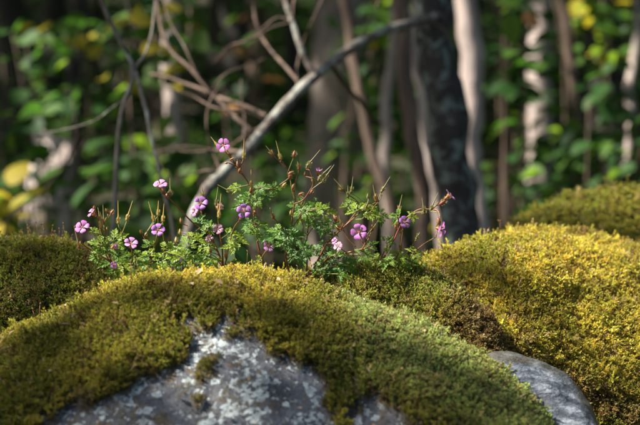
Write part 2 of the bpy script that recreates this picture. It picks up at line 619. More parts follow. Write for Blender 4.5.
def maskA(px, py, V):
    m = edge_mask(px, py, V, [rock_poly, rock_poly2])
    # thin rags of moss left on the bare part, and bare specks near its rim
    rag = smooth(0.06, 0.34, fbm(V, 0.024, 5, 55)) * 0.7 * smooth(440, 350, py + 0.30 * np.clip(px - 200, 0, 200))
    return np.clip(np.maximum(m, rag), 0, 1)

crestA = [P(-330, 700, 1.20), P(-300, 520, 1.24), P(-220, 430, 1.28), P(-120, 392, 1.33), P(-50, 366, 1.36), P(0, 343, 1.38), P(50, 314, 1.40), P(100, 289, 1.42), P(150, 272, 1.43), P(200, 263, 1.44),
          P(250, 264, 1.44), P(300, 273, 1.44), P(340, 283, 1.44), P(375, 294, 1.43), P(405, 307, 1.42), P(437, 325, 1.41), P(463, 343, 1.40), P(490, 360, 1.39), P(515, 383, 1.38), P(540, 411, 1.37), P(562, 450, 1.36), P(577, 512, 1.34), P(600, 612, 1.30), P(613, 770, 1.25)]
G, n, ms = boulder(crestA, -0.04, 0.52, 0.30, 330, 200, 0.010, 3, 0.008, maskA, lump=0.0045, low=0.019)
bA = grid_obj('boulder', G, ms, M['rock'])
props(bA, 'large front boulder under olive moss with a bare lichen-spotted grey patch', 'boulder', 'mossy boulders')
def toneA(p, m):
    px, py = to_px(p)
    n1 = fbm(p, 0.05, 3, 200); n2 = fbm(p, 0.018, 3, 210)
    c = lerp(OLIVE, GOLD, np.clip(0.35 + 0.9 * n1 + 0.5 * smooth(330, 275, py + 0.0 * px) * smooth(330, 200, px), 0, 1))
    sg = smooth(-22, 26, (px - 330) + 0.55 * (300 - py) + 30 * n1) * smooth(425, 355, py + 12 * n2 - 0.55 * (px - 400))
    sg = np.clip(sg, 0, 1)
    c = c * (1 - sg[:, None]) + lerp(OLIVE, SAGE, np.clip(0.75 + .6 * n2, 0, 1)) * sg[:, None]
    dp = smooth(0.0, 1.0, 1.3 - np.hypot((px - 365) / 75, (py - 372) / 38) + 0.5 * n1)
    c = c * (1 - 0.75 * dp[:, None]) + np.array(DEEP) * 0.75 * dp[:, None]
    br = np.clip(smooth(0.25, 0.6, n2) * 0.6 + 0.8 * smooth(0.7, 0.3, m), 0, 1)
    return c * (1 - br[:, None]) + np.array(BROWN) * br[:, None]
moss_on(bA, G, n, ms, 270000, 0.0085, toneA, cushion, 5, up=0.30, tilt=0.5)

# --- B: the dome on the left
crestB = [P(-330, 560, 1.60), P(-290, 420, 1.62), P(-200, 310, 1.64), P(-110, 262, 1.66), P(-50, 244, 1.66), P(0, 237, 1.66), P(30, 237, 1.66), P(60, 243, 1.65), P(88, 256, 1.64), P(108, 274, 1.63), P(125, 296, 1.61), P(140, 330, 1.58), P(152, 400, 1.56), P(160, 560, 1.52)]
G, n, ms = boulder(crestB, -0.04, 0.30, 0.38, 200, 150, 0.010, 13, low=0.016)
bB = grid_obj('boulder', G, ms, M['rock'])
props(bB, 'rounded dark olive mossy boulder at the left below the leftmost pink flowers', 'boulder', 'mossy boulders')
def toneB(p, m):
    n1 = fbm(p, 0.05, 3, 300); n2 = fbm(p, 0.015, 3, 310)
    c = lerp(DEEP, OLIVE, np.clip(0.6 + 0.8 * n1, 0, 1))
    br = np.clip(smooth(0.1, 0.5, n2) * 0.6, 0, 1)
    return c * (1 - br[:, None]) + np.array(BROWN) * 0.9 * br[:, None]
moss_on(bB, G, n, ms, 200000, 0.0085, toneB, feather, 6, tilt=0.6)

# --- C: the golden boulder on the right
crestC = [P(395, 520, 1.60), P(405, 400, 1.62), P(415, 300, 1.64), P(432, 263, 1.66), P(455, 246, 1.68), P(480, 236, 1.70), P(510, 228, 1.73), P(545, 225, 1.77), P(585, 231, 1.80), P(640, 246, 1.82), P(720, 268, 1.82), P(800, 285, 1.80), P(860, 350, 1.76), P(900, 480, 1.70), P(920, 640, 1.66)]
G, n, ms = boulder(crestC, -0.04, [0.35, 0.42, 0.5, 0.6, 0.62, 0.6, 0.5], 0.40, 260, 200, 0.012, 23, lump=0.0055, low=0.022)
bC = grid_obj('boulder', G, ms, M['rock'])
props(bC, 'broad boulder on the right covered in sunlit golden yellow moss', 'boulder', 'mossy boulders')
def toneC(p, m):
    px, py = to_px(p)
    n1 = fbm(p, 0.06, 3, 400); n2 = fbm(p, 0.016, 3, 410)
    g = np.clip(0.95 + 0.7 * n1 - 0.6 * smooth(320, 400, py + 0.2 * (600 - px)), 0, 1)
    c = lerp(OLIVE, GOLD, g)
    gr = smooth(0.2, 0.7, fbm(p, 0.09, 2, 420))[:, None] * 0.5
    c = c * (1 - gr) + np.array((0.17, 0.22, 0.035)) * gr
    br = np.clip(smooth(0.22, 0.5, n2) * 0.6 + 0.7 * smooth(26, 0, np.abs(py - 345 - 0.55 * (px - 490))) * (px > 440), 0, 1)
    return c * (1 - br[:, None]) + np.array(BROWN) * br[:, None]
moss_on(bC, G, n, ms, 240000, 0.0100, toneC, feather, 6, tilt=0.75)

# --- D: the hump behind C
crestD = [P(470, 520, 2.02), P(478, 360, 2.03), P(492, 262, 2.05), P(515, 232, 2.06), P(540, 216, 2.08), P(570, 201, 2.10), P(600, 190, 2.12), P(640, 186, 2.13), P(700, 190, 2.13), P(780, 225, 2.10), P(850, 300, 2.08), P(890, 420, 2.04), P(905, 560, 2.0)]
G, n, ms = boulder(crestD, -0.04, 0.30, 0.40, 170, 120, 0.012, 33, low=0.020)
bD = grid_obj('boulder', G, ms, M['rock'])
props(bD, 'dark green mossy hump rising behind the golden mossed boulder', 'boulder', 'mossy boulders')
def toneD(p, m):
    n1 = fbm(p, 0.06, 3, 500)
    return lerp((0.15, 0.17, 0.03), (0.36, 0.33, 0.06), np.clip(0.6 + 0.8 * n1, 0, 1))
moss_on(bD, G, n, ms, 90000, 0.012, toneD, feather, 6, tilt=0.6)

# --- F: the low saddle stone between front boulder and golden boulder; the flowers root on it
crestF = [P(70, 560, 1.50), P(85, 400, 1.51), P(110, 310, 1.52), P(150, 288, 1.54), P(200, 282, 1.55), P(260, 282, 1.55), P(310, 279, 1.54), P(340, 276, 1.53), P(365, 270, 1.53), P(395, 268, 1.53), P(425, 271, 1.52), P(450, 283, 1.51), P(470, 303, 1.50), P(486, 330, 1.48), P(500, 380, 1.46), P(508, 520, 1.44)]
G, n, ms = boulder(crestF, -0.04, 0.22, 0.16, 240, 120, 0.008, 43, low=0.012)
bF = grid_obj('boulder', G, ms, M['rock'])
props(bF, 'low yellow-green mossy saddle stone between the front boulder and the golden boulder', 'boulder', 'mossy boulders')
def toneF(p, m):
    px, py = to_px(p)
    n1 = fbm(p, 0.04, 3, 600); n2 = fbm(p, 0.014, 3, 610)
    c = lerp((0.24, 0.27, 0.06), (0.34, 0.30, 0.06), np.clip(0.4 + 0.8 * n1, 0, 1))
    br = np.clip(smooth(0.3, 0.6, n2) * 0.5 + 0.8 * smooth(435, 475, px), 0, 0.85)
    return c * (1 - br[:, None]) + np.array(BROWN) * br[:, None]
moss_on(bF, G, n, ms, 230000, 0.0095, toneF, feather, 6, tilt=0.6)

# --- E: the bare grey stone wedged in front of C
crestE = [P(440, 600, 1.44), P(455, 430, 1.44), P(478, 366, 1.445), P(500, 353, 1.445), P(518, 354, 1.44), P(540, 361, 1.435), P(562, 373, 1.43), P(580, 391, 1.42), P(594, 414, 1.41), P(606, 450, 1.40), P(618, 540, 1.38), P(624, 660, 1.36)]
def maskE(px, py, V):
    cx = [478, 500, 518, 540, 562, 580, 594, 606]; cy = [366, 353, 354, 361, 373, 391, 414, 450]
    near = smooth(16, 0, py - np.interp(px, cx, cy) + 8 * fbm(V, .02, 3, 9))
    return 0.45 * np.clip(near * 0.8 + smooth(.35, .6, fbm(V, .02, 4, 3)) * .6, 0, 1)
G, n, ms = boulder(crestE, -0.04, 0.26, 0.10, 260, 150, 0.016, 53, 0.0, maskE, lump=0.0)
bE = grid_obj('boulder', G, ms, M['smooth_rock'])
props(bE, 'bare smooth blue-grey stone wedged between the two mossy boulders at lower right', 'boulder')

# ------------------------------------------------------------------ the wood behind
M['bark_lichen'] = bark_mat('dark_bark_with_lichen', (0.010, 0.009, 0.008), (0.045, 0.038, 0.034), (0.15, 0.19, 0.165), 0.5, 12)
M['bark_branch'] = bark_mat('grey_branch_bark', (0.030, 0.024, 0.020), (0.22, 0.175, 0.15), (0.30, 0.31, 0.27), 0.55, 30)
M['bark_pale'] = bark_mat('pale_smooth_bark', (0.20, 0.155, 0.14), (0.46, 0.38, 0.35), (0.10, 0.09, 0.08), 0.25, 5)
M['bark_grey'] = bark_mat('grey_brown_bark', (0.06, 0.046, 0.04), (0.30, 0.24, 0.21), (0.10, 0.09, 0.08), 0.25, 5)
M['bark_brown'] = bark_mat('brown_bark', (0.05, 0.032, 0.022), (0.17, 0.115, 0.085), (0.22, 0.2, 0.17), 0.2, 10)
M['bark_dark'] = bark_mat('dark_bark', (0.009, 0.008, 0.007), (0.04, 0.032, 0.028), (0.15, 0.15, 0.13), 0.3, 7)
M['bark_twig'] = bark_mat('grey_twig_bark', (0.09, 0.075, 0.065), (0.30, 0.26, 0.23), (0.36, 0.38, 0.34), 0.45, 25)
M['leaf_green'] = leaf_mat('green_leaf', (0.010, 0.038, 0.008), (0.026, 0.08, 0.012), (0.09, 0.24, 0.025), 0.42)
M['leaf_lime'] = leaf_mat('light_green_leaf', (0.04, 0.11, 0.015), (0.08, 0.16, 0.02), (0.24, 0.40, 0.03), 0.5)
M['leaf_yellow'] = leaf_mat('yellowing_leaf', (0.26, 0.24, 0.02), (0.42, 0.33, 0.03), (0.75, 0.62, 0.04), 0.5)
M['leaf_orange'] = leaf_mat('orange_dead_leaf', (0.45, 0.20, 0.08), (0.5, 0.26, 0.12), (0.6, 0.3, 0.1), 0.3)
M['leaf_canopy'] = leaf_mat('canopy_leaf', (0.03, 0.08, 0.012), (0.05, 0.11, 0.015), (0.12, 0.25, 0.02), 0.22)

def blade(L=1.0, W=0.55, fold=0.12, droop=0.18, n=6, toothed=False):
    """a broad leaf with midrib fold and drooping tip, stalk at the origin, pointing along +Y, facing +Z"""
    mb = MB()
    vs, fs = [], []
    for i in range(n + 1):
        t = i / n
        w = W * 0.5 * (math.sin(math.pi * t ** 0.8) ** 0.75 if 0 < t < 1 else 0.02)
        if toothed and i % 2:
            w *= 1.1
        z = -droop * t * t
        vs += [(-w, t * L, z + fold * w * 2), (0, t * L, z), (w, t * L, z + fold * w * 2)]
    for i in range(n):
        a = i * 3
        fs += [(a, a + 1, a + 4, a + 3), (a + 1, a + 2, a + 5, a + 4)]
    mb.add(vs, fs)
    return mb
BLADES = {k: [blade(1, 0.62, 0.14, 0.10, 7).mesh('leaf', M[k]), blade(1, 0.72, 0.05, 0.25, 7).mesh('leaf', M[k]), blade(1, 0.5, 0.3, 0.3, 7).mesh('leaf', M[k])]
          for k in ('leaf_green', 'leaf_lime', 'leaf_yellow', 'leaf_orange')}

# spots picked to be sunlit, crown leaves in the sun's way are left out: (point, radius of the gap)
gaps = []
def gap(px, py, d, r):
    gaps.append((P(px, py, d), r))
# near: the left crest of the front boulder, the golden boulder, the flowers
for px, py in ((-40, 360), (0, 338), (35, 322), (70, 308), (105, 294), (140, 283), (175, 272), (210, 270), (250, 270), (285, 277)):
    gap(px, py, 1.42, 0.022)
for px in range(440, 661, 36):
    for py in range(240, 331, 28):
        if py < max(286, 286 + 0.6 * (px - 540)):
            gap(px, py, 1.78 - (py - 228) * 0.0022, 0.045)
for px, py in ((82, 227), (90, 212), (112, 215), (130, 205), (131, 243), (105, 250), (158, 230), (152, 210), (160, 184), (185, 240), (200, 204), (205, 235), (219, 210), (232, 236), (223, 146), (240, 170), (262, 188), (170, 255), (268, 248), (286, 160), (300, 180),
               (310, 210), (350, 212), (359, 232), (300, 255), (345, 262), (405, 222), (450, 194), (441, 228), (385, 215), (395, 255), (420, 255)):
    gap(px, py, 1.5, 0.028)
for px, py in ((355, 300), (385, 300), (415, 318), (400, 335), (445, 335), (470, 352), (435, 365), (490, 385), (480, 405)):
    gap(px, py, 1.39, 0.030)
for px, py in ((365, 276), (395, 274), (425, 278)):
    gap(px, py, 1.52, 0.03)
for px, py in ((10, 238), (60, 244), (600, 200)):
    gap(px, py, 1.66, 0.012)
for px, py in ((575, 206), (600, 205), (632, 205), (600, 225), (640, 228), (625, 190)):
    gap(px, py, 2.08, 0.03)
# far: the arching branch, pale trunks, leaves and stones that stand in sunlight in the photograph
for px, py in ((232, 163), (248, 148), (264, 128), (282, 108), (298, 92), (330, 62), (290, 25), (303, 58)):
    gap(px, py, 2.5, 0.035)
for px, py in ((113, 180), (118, 140), (126, 95), (150, 135), (160, 175), (120, 45), (200, 85), (230, 115)):
    gap(px, py, 2.35, 0.02)
for px, py in ((478, 40), (480, 80), (478, 110), (476, 150)):
    gap(px, py, 4.2, 0.07)
for px, py in ((175, 80), (177, 100)):
    gap(px, py, 5.0, 0.05)
for px, py in ((330, 205), (345, 225), (322, 240), (350, 250), (338, 190)):
    gap(px, py, 5.3, 0.15)
for px, py in ((386, 120), (392, 150), (388, 190), (430, 150), (440, 195), (445, 225), (405, 200), (412, 150)):
    gap(px, py, 4.4, 0.04)
for px, py in ((580, 140), (586, 160), (540, 85), (500, 110), (508, 170), (636, 110), (548, 60)):
    gap(px, py, 5.2, 0.05)
for px, py in ((530, 110), (545, 125), (520, 140), (555, 105)):
    gap(px, py, 7.0, 0.12)
for px, py, d in ((30, 180, 6), (50, 195, 6), (28, 205, 6), (50, 220, 6), (72, 140, 7), (75, 165, 7), (66, 185, 7)):
    gap(px, py, d, 0.10)
gs = np.random.default_rng(5)
for k in range(80):
    px, py, d = gs.uniform(-20, 660), gs.uniform(-10, 235), gs.uniform(3.2, 9)
    gap(px, py, d, gs.uniform(0.012, 0.035) * d * 0.6)
shades = []  # spots picked to stay dark; crown leaves between them and the sun are kept
for py in range(-10, 250, 26):
    for px in (428, 446, 462):
        shades.append((P(px, py, 2.95), 0.045))
for py in range(-10, 190, 30):
    for px in (318, 345):
        shades.append((P(px, py, 5.5), 0.13))
for px, py in ((455, 320), (480, 325), (510, 325), (535, 335), (565, 350), (590, 365), (620, 385), (540, 370), (580, 400), (620, 420)):
    shades.append((P(px, py, 1.58), 0.03))
shades.append((P(560, 220, 2.05), 0.02))
GP = np.array([g[0] for g in gaps]); GR = np.array([g[1] for g in gaps])

def sunlit_gap(V, size):
    keep = np.ones(len(V), bool)
    for p, r in zip(GP, GR):
        D = V - p
        t = D @ SUN
        dist = np.linalg.norm(D - t[:, None] * SUN, axis=1)
        keep &= ~((dist < r + 0.38 * size) & (t > 0.25))
    for p, r in shades:
        D = V - p
        t = D @ SUN
        keep |= (np.linalg.norm(D - t[:, None] * SUN, axis=1) < r) & (t > 0.25)
    return keep

def leaf_cloud(V, size, mat, name='crown'):
    """leaves hanging at the points V, each its own bent blade"""
    n = len(V)
    prof = np.array([(0, 0, 0), (-.30, .35, .05), (.30, .35, .05), (0, .5, -.02), (-.2, .75, .0), (.2, .75, .0), (0, 1, -.15)])
    fc = np.array([(0, 3, 1), (0, 2, 3), (1, 3, 4), (2, 5, 3), (3, 6, 4), (3, 5, 6)])
    nrm = rng.normal(size=(n, 3)) * 0.55 + np.array((0, 0, 1.0)) + 0.2 * SUN
    nrm /= np.linalg.norm(nrm, axis=1, keepdims=True)
    y = np.cross(nrm, rng.normal(size=(n, 3))); y /= np.linalg.norm(y, axis=1, keepdims=True)
    x = np.cross(y, nrm)
    s = size * rng.uniform(0.6, 1.3, n)
    A = V[:, None, :] + s[:, None, None] * (prof[None, :, 0:1] * x[:, None, :] + (prof[None, :, 1:2] - .5) * y[:, None, :] + prof[None, :, 2:3] * nrm[:, None, :])
    F = (fc[None] + 7 * np.arange(n)[:, None, None]).reshape(-1, 3)
    me = bpy.data.meshes.new(name)
    me.vertices.add(n * 7); me.vertices.foreach_set('co', A.astype(np.float32).ravel())
    me.loops.add(len(F) * 3); me.loops.foreach_set('vertex_index', F.ravel().astype(np.int32))
    me.polygons.add(len(F)); me.polygons.foreach_set('loop_start', np.arange(0, len(F) * 3, 3, dtype=np.int32))
    a = me.attributes.new('rnd', 'FLOAT', 'POINT'); a.data.foreach_set('value', np.repeat(rng.random(n), 7).astype(np.float32))
    me.materials.append(mat)
    me.update(calc_edges=True); me.validate()
    return me

def wobble(p0, p1, n, amp, seed):
    r = random.Random(seed)
    p0, p1 = Vector(p0), Vector(p1)
    out = []
    ox = oy = 0
    for i in range(n + 1):
        t = i / n
        out.append(p0.lerp(p1, t) + Vector((ox, oy, 0)))
        ox += r.gauss(0, amp); oy += r.gauss(0, amp)
    return out

TREES = []
def tree(name, label, px0, px1, wpx, d, mat, height=6.0, group='trees of the wood behind', wob=0.010, cat='tree', lean=None, taper=0.5, sides=10):
    """trunk seen at px0 at the top edge of the photo and at px1 at photo row 240"""
    a, b = P(px1, 240, d), P(px0, 0, d)
    dirv = (b - a) / (b[2] - a[2])
    zg = float(ground_z(a[0], a[1])) - 0.08
    base = a + dirv * (zg - a[2])
    top = b + (np.array((dirv[0] * .4, dirv[1] * .4, 1))) * (height - b[2])
    r = wpx * PXR * d / 2
    root = empty(name, tuple(base))
    pts = wobble(base, a, 4, wob * .4, hash(label) % 1000 if False else int(px0 * 7 + d * 31)) 
    mid = wobble(pts[-1], b, 14, wob * .6, int(px0 * 3 + d * 17))
    up = wobble(mid[-1], top, 8, wob * 3, int(px0 + 5))
    pts = pts + mid[1:] + up[1:]
    z0 = base[2]
    rad = []
    for p in pts:
        t = (p.z - z0) / (height - z0)
        rad.append(r * (1.12 - taper * t) * (1 + 0.35 * max(0, 1 - (p.z - z0) / 0.25)))
    mb = MB()
    mb.tube([p - Vector(base) for p in pts], rad, sides * 2, 0.02)
    va = np.array(mb.v); cen = np.repeat(np.array([tuple(p - Vector(base)) for p in pts]), sides * 2, axis=0)
    va = cen + (va - cen) * (1 + 0.22 * fbm(va * np.array((1, 1, .35)), r * 1.1 + .004, 3, 3))[:, None]
    mb.v = [tuple(v) for v in va]
    # limbs of the crown, all above the picture
    rr = random.Random(int(px0 * 13 + d))
    for k in range(6 if r > 0.02 else 3):
        q = up[3 + k % 5]
        an = rr.uniform(0, 6.28)
        e = q + Vector((math.cos(an), math.sin(an), 0.6)) * rr.uniform(.7, 1.4)
        mb.tube([q - Vector(base), q.lerp(e, .5) - Vector(base) + Vector((0, 0, .1)), e - Vector(base)], [r * .4, r * .25, r * .1], 6)
    mb.build('trunk', mat, root)
    props(root, label, cat, group)
    TREES.append((root, np.array(top), Vector(base)))
    return root, mid, base

SEEN = [
    ('tree', 'thick dark trunk mottled with grey-green lichen where the arching branch joins', 437, 456, 37, 2.95, 'bark_lichen', 6.0),
    ('tree', 'dim brown trunk just left of the thick lichen-mottled trunk', 409, 421, 15, 3.25, 'bark_brown', 5.5),
    ('tree', 'pale pinkish smooth trunk in sun right of the lichen-mottled trunk', 475, 481, 22, 4.2, 'bark_pale', 6.5),
    ('tree', 'broad blurred grey-brown trunk, sunlit at its foot, behind the middle flowers', 338, 338, 54, 5.5, 'bark_grey', 7.0),
    ('tree', 'slim pale trunk with a sunlit patch between the forked stem and the arching branch', 172, 178, 16, 5.0, 'bark_pale', 5.5),
    ('tree', 'slim leaning trunk passing behind the right end of the flowers', 352, 398, 10, 4.5, 'bark_brown', 5.0),
    ('tree', 'slender pale trunk standing behind the two rightmost flowers', 424, 444, 11, 4.6, 'bark_pale', 5.0),
    ('tree', 'thin upright pale trunk above the right end of the flower clump', 388, 391, 11, 4.9, 'bark_pale', 5.5),
    ('tree', 'thin brown trunk above the crest of the golden mossed boulder', 562, 590, 10, 5.0, 'bark_brown', 5.0),
    ('tree', 'thin reddish brown trunk right of the pale pinkish trunk', 502, 516, 9, 4.8, 'bark_brown', 5.0),
    ('tree', 'broad black trunk in the upper right corner area', 613, 604, 36, 8.0, 'bark_dark', 7.0),
    ('tree', 'thin pale trunk at the right edge of the wood', 637, 628, 9, 5.2, 'bark_pale', 5.0),
    ('tree', 'grey pale trunk behind the hollow right of the thin reddish trunk', 541, 538, 22, 7.0, 'bark_pale', 6.5),
    ('tree', 'dark trunk close to the upper left corner', 14, 22, 26, 9.0, 'bark_dark', 7.0),
    ('tree', 'blackish trunk behind the yellow leaves of the upper left', 76, 72, 18, 7.5, 'bark_dark', 7.0),
    ('tree', 'dark trunk in the gloom left of the arching branch', 232, 240, 26, 9.5, 'bark_dark', 7.0),
]
first = None
for k, (nm, lb, a, b, w, d, mt, h) in enumerate(SEEN):
    r_ = tree(nm, lb, a, b, w, d, M[mt], h)
    if k == 0:
        first = r_
rr = random.Random(4)
ORD = 'first second third fourth fifth sixth seventh eighth ninth tenth eleventh twelfth thirteenth fourteenth fifteenth sixteenth'.split()
for k in range(16):
    d = rr.uniform(10, 20)
    px = -10 + 660 * (k + .2 + .6 * rr.random()) / 16
    tree('tree', 'dim trunk among the farthest trees of the wood, %s from left' % ORD[k], px, px + rr.uniform(-14, 14), rr.uniform(9, 22), d,
         M[rr.choice(['bark_dark', 'bark_dark', 'bark_brown', 'bark_pale'])], 8.0, 'distant trunks in the depth of the wood', sides=7)
# unseen trees added beside the picture so their crowns shade it
for k, (x, y) in enumerate(((-2.6, 2.6), (-4.3, 4.2), (-5.6, 7.0), (-3.6, 8.6), (-8.0, 4.6), (-7.6, 9.5), (-10.0, 7.0), (-6.6, 12.5), (3.6, 4.0), (4.8, 8.0), (1.7, 2.9))):
    px = 320 + x / y / PXR
    tree('tree', 'unseen tree added beside the clearing so its crown shades the place', px, px, 60 / y * 2.2, y, M['bark_brown'], 6.5, 'unseen shade trees added beside the clearing')

# leaves of the unseen crowns, thinned along chosen sun rays to shape the light
def near_canopy():  # unseen leaves added in the sun's path to shade the boulders
    n = 4600
    hx, hy = rng.uniform(-0.95, 0.95, n), rng.uniform(0.85, 2.55, n)
    t = rng.uniform(4.0, 7.0, n)
    V = np.stack([hx, hy, np.full(n, 1.12)], 1) + t[:, None] * SUN
    sag = rng.random(n) < 0.92
    return V[sag], 0.060
def far_canopy():
    n = 120000
    V = np.stack([rng.uniform(-13, 7.5, n), rng.uniform(2.3, 21, n), rng.uniform(3.4, 8.2, n)], 1)
    dens = 0.72 + 0.5 * fbm(V, 1.6, 2, 3)
    V = V[rng.random(n) < dens]
    return V, 0.19
for V, size in (near_canopy(), far_canopy()):
    V = V[sunlit_gap(V, size)]
    # nothing hangs into the picture
    px, py = to_px(V)
    f = (V - CAM) @ FWD
    V = V[~((f > 0) & (px > -60) & (px < 700) & (py > -40))]
    tops = np.array([t[1] for t in TREES])
    own = np.argmin(((V[:, None, :2] - tops[None, :, :2]) ** 2).sum(-1), 1)
    for k, (root, top, base) in enumerate(TREES):
        sel = V[own == k]
        if len(sel) > 5:
            me = leaf_cloud(sel - np.array(base), size, M['leaf_canopy'])
            link('crown', me, root)

# unseen big trees added round the clearing, leafy to the ground, to block low sky light
for k, (x, y) in enumerate(((-9, -3), (-6, -7.5), (-1.5, -9), (3.5, -8), (8, -4.5), (9.5, 1.5), (9, 7), (8.5, 13), (-13, 1), (-13, 12), (-11, 17), (9, 19), (-4, 25), (2, 27), (7, 25), (-9, 23))):
    zg = float(ground_z(x, y))
    root = empty('tree', (x, y, zg))
    props(root, 'large unseen leafy tree added round the clearing to block low sky light', 'tree', 'unseen light-blocking trees added round the clearing')
    mb = MB(); pts = wobble((0, 0, -.1), (0, 0, 8), 8, .05, k + 50)
    mb.tube(pts, list(np.linspace(.16, .05, 9)), 9, .05)
    mb.build('trunk', M['bark_brown'], root)
    a = rng.uniform(0, 6.28, 2600); q = rng.uniform(0, 1, 2600) ** .5; zz = rng.uniform(.2, 8.5, 2600)
    rad = 2.9 * (1 - (zz / 10.5) ** 2)
    link('crown', leaf_cloud(np.stack([q * rad * np.cos(a), q * rad * np.sin(a), zz], 1), .42, M['leaf_canopy']), root)

# the arching branch and its side branches belong to the lichen-mottled trunk
root, mid, base = first
def branch(px_pts, r0, r1, mat=None, name='branch', n=70, amp=0.006):
    C = catmull([P(*p) for p in px_pts], n)
    C = C + amp * np.stack([fbm(C, 0.09, 2, 1), fbm(C, 0.09, 2, 2), fbm(C, 0.09, 2, 3)], 1) * np.linspace(0, 1, n)[:, None].clip(0.1)
    mb = MB()
    rads = np.linspace(r0, r1, n) * (1 + 0.30 * fbm(C, 0.05, 3, 8) + 0.45 * np.clip(vnoise(C, 0.035, 12) - .45, 0, 1))
    mb.tube([Vector(c) - Vector(base) for c in C], list(rads), 10, 0.07)
    return mb.build(name, mat or M['bark_branch'], root)
px_r = PXR / 2
branch([(442, 12, 2.97), (430, 19, 2.90), (408, 24, 2.81), (378, 33, 2.72), (348, 50, 2.64), (322, 70, 2.58), (298, 92, 2.53), (270, 122, 2.48), (244, 152, 2.44), (222, 174, 2.40), (204, 194, 2.38), (190, 222, 2.36), (182, 262, 2.34), (178, 330, 2.34)],
       9 * px_r * 2.8, 10.5 * px_r * 2.4)
branch([(316, 76, 2.56), (307, 62, 2.56), (300, 45, 2.56), (293, 22, 2.57), (287, 2, 2.58), (278, -40, 2.6)], 7 * px_r * 2.5, 5.5 * px_r * 2.5)
branch([(252, 132, 2.47), (232, 114, 2.48), (212, 92, 2.5), (190, 68, 2.52), (172, 52, 2.54), (162, 30, 2.56), (158, -20, 2.6)], 4.2 * px_r * 2.5, 3.2 * px_r * 2.5, M['bark_brown'])
branch([(266, 116, 2.5), (245, 106, 2.52), (222, 98, 2.55), (196, 88, 2.6), (172, 80, 2.66), (150, 76, 2.7)], 3.8 * px_r * 2.5, 2.4 * px_r * 2.6, M['bark_brown'])
branch([(331, 64, 2.6), (345, 85, 2.75), (362, 104, 2.95), (380, 126, 3.1)], 6 * px_r * 2.6, 4 * px_r * 3, M['bark_brown'])
branch([(300, 84, 2.56), (285, 66, 2.6), (268, 48, 2.7), (256, 20, 2.8), (250, -20, 2.9)], 3.5 * px_r * 2.5, 2.5 * px_r * 2.5, M['bark_brown'])

tw = random.Random(31)
for k in range(16):
    i0 = tw.choice([(408, 24, 2.81), (348, 50, 2.64), (298, 92, 2.53), (244, 152, 2.44), (270, 122, 2.48), (190, 68, 2.52), (212, 92, 2.5), (293, 22, 2.57), (222, 174, 2.40), (196, 88, 2.6)])
    an = tw.uniform(-2.9, -0.2) if tw.random() < .7 else tw.uniform(2.6, 3.6)
    L = tw.uniform(40, 120); pts = [i0]
    for q in range(4):
        an += tw.gauss(0, .3)
        x, y, d = pts[-1]
        pts.append((x + math.cos(an) * L / 4, y + math.sin(an) * L / 4, d + tw.uniform(-.03, .07)))
    branch(pts, 2.2 * px_r * 2.6, 0.9 * px_r * 2.6, M['bark_brown'], 'twig', 14, .002)

# the thin forked grey stem on the left, rooted behind the left boulder
def px_tube(mb, pts, r0, r1, n=20, sides=7, org=Vector((0, 0, 0)), wob=0.1, amp=0.002):
    C = catmull([P(*p) for p in pts], n)
    C = C + amp * np.stack([fbm(C, 0.05, 2, 1), fbm(C, 0.05, 2, 2), fbm(C, 0.05, 2, 3)], 1)
    mb.tube([Vector(c) - org for c in C], list(np.linspace(r0, r1, n)), sides, wob)
g0 = Vector(P(112, 240, 2.3)); g0.z = 0
rt = empty('sapling', tuple(g0))
for nm, pts, a, b in (('stem', [(108, 900, 2.34), (110, 420, 2.32), (111, 260, 2.3), (114, 200, 2.3), (118, 155, 2.29), (122, 112, 2.28), (129, 86, 2.28), (133, 70, 2.28), (127, 52, 2.28), (118, 36, 2.27), (108, 14, 2.26), (96, -14, 2.25), (70, -80, 2.25)], 6.5, 4.5),
                      ('branch', [(134, 72, 2.28), (140, 92, 2.27), (147, 118, 2.26), (153, 146, 2.25), (160, 176, 2.24), (170, 215, 2.24), (182, 280, 2.24)], 4.5, 3.5),
                      ('branch', [(133, 70, 2.28), (146, 52, 2.3), (153, 30, 2.32), (157, -10, 2.34)], 3, 2),
                      ('branch', [(124, 100, 2.28), (106, 112, 2.3), (88, 122, 2.32), (66, 130, 2.35), (50, 131, 2.4)], 1.5, .8)):
    mb = MB(); px_tube(mb, pts, a * px_r * 2.0, b * px_r * 2.0, 60, 8, g0, .1, .004)
    mb.build(nm, M['bark_twig'], rt)
props(rt, 'thin grey forked sapling stem at the upper left, clear against blurred leaves', 'sapling')
# a dim arching twig near the left edge
g0 = Vector(P(-30, 240, 2.9)); g0.z = 0
rt = empty('dead_twig', tuple(g0))
mb = MB(); px_tube(mb, [(-60, 900, 2.9), (-45, 300, 2.9), (-10, 232, 2.9), (20, 212, 2.9), (45, 190, 2.9), (70, 160, 2.88), (78, 130, 2.86), (72, 100, 2.85)], 5 * px_r * 2.9, 1.5 * px_r * 2.9, 24, 6, g0)
mb.build('stem', M['bark_brown'], rt)
props(rt, 'dim arching brown twig rising from the left edge behind the dome', 'twig')

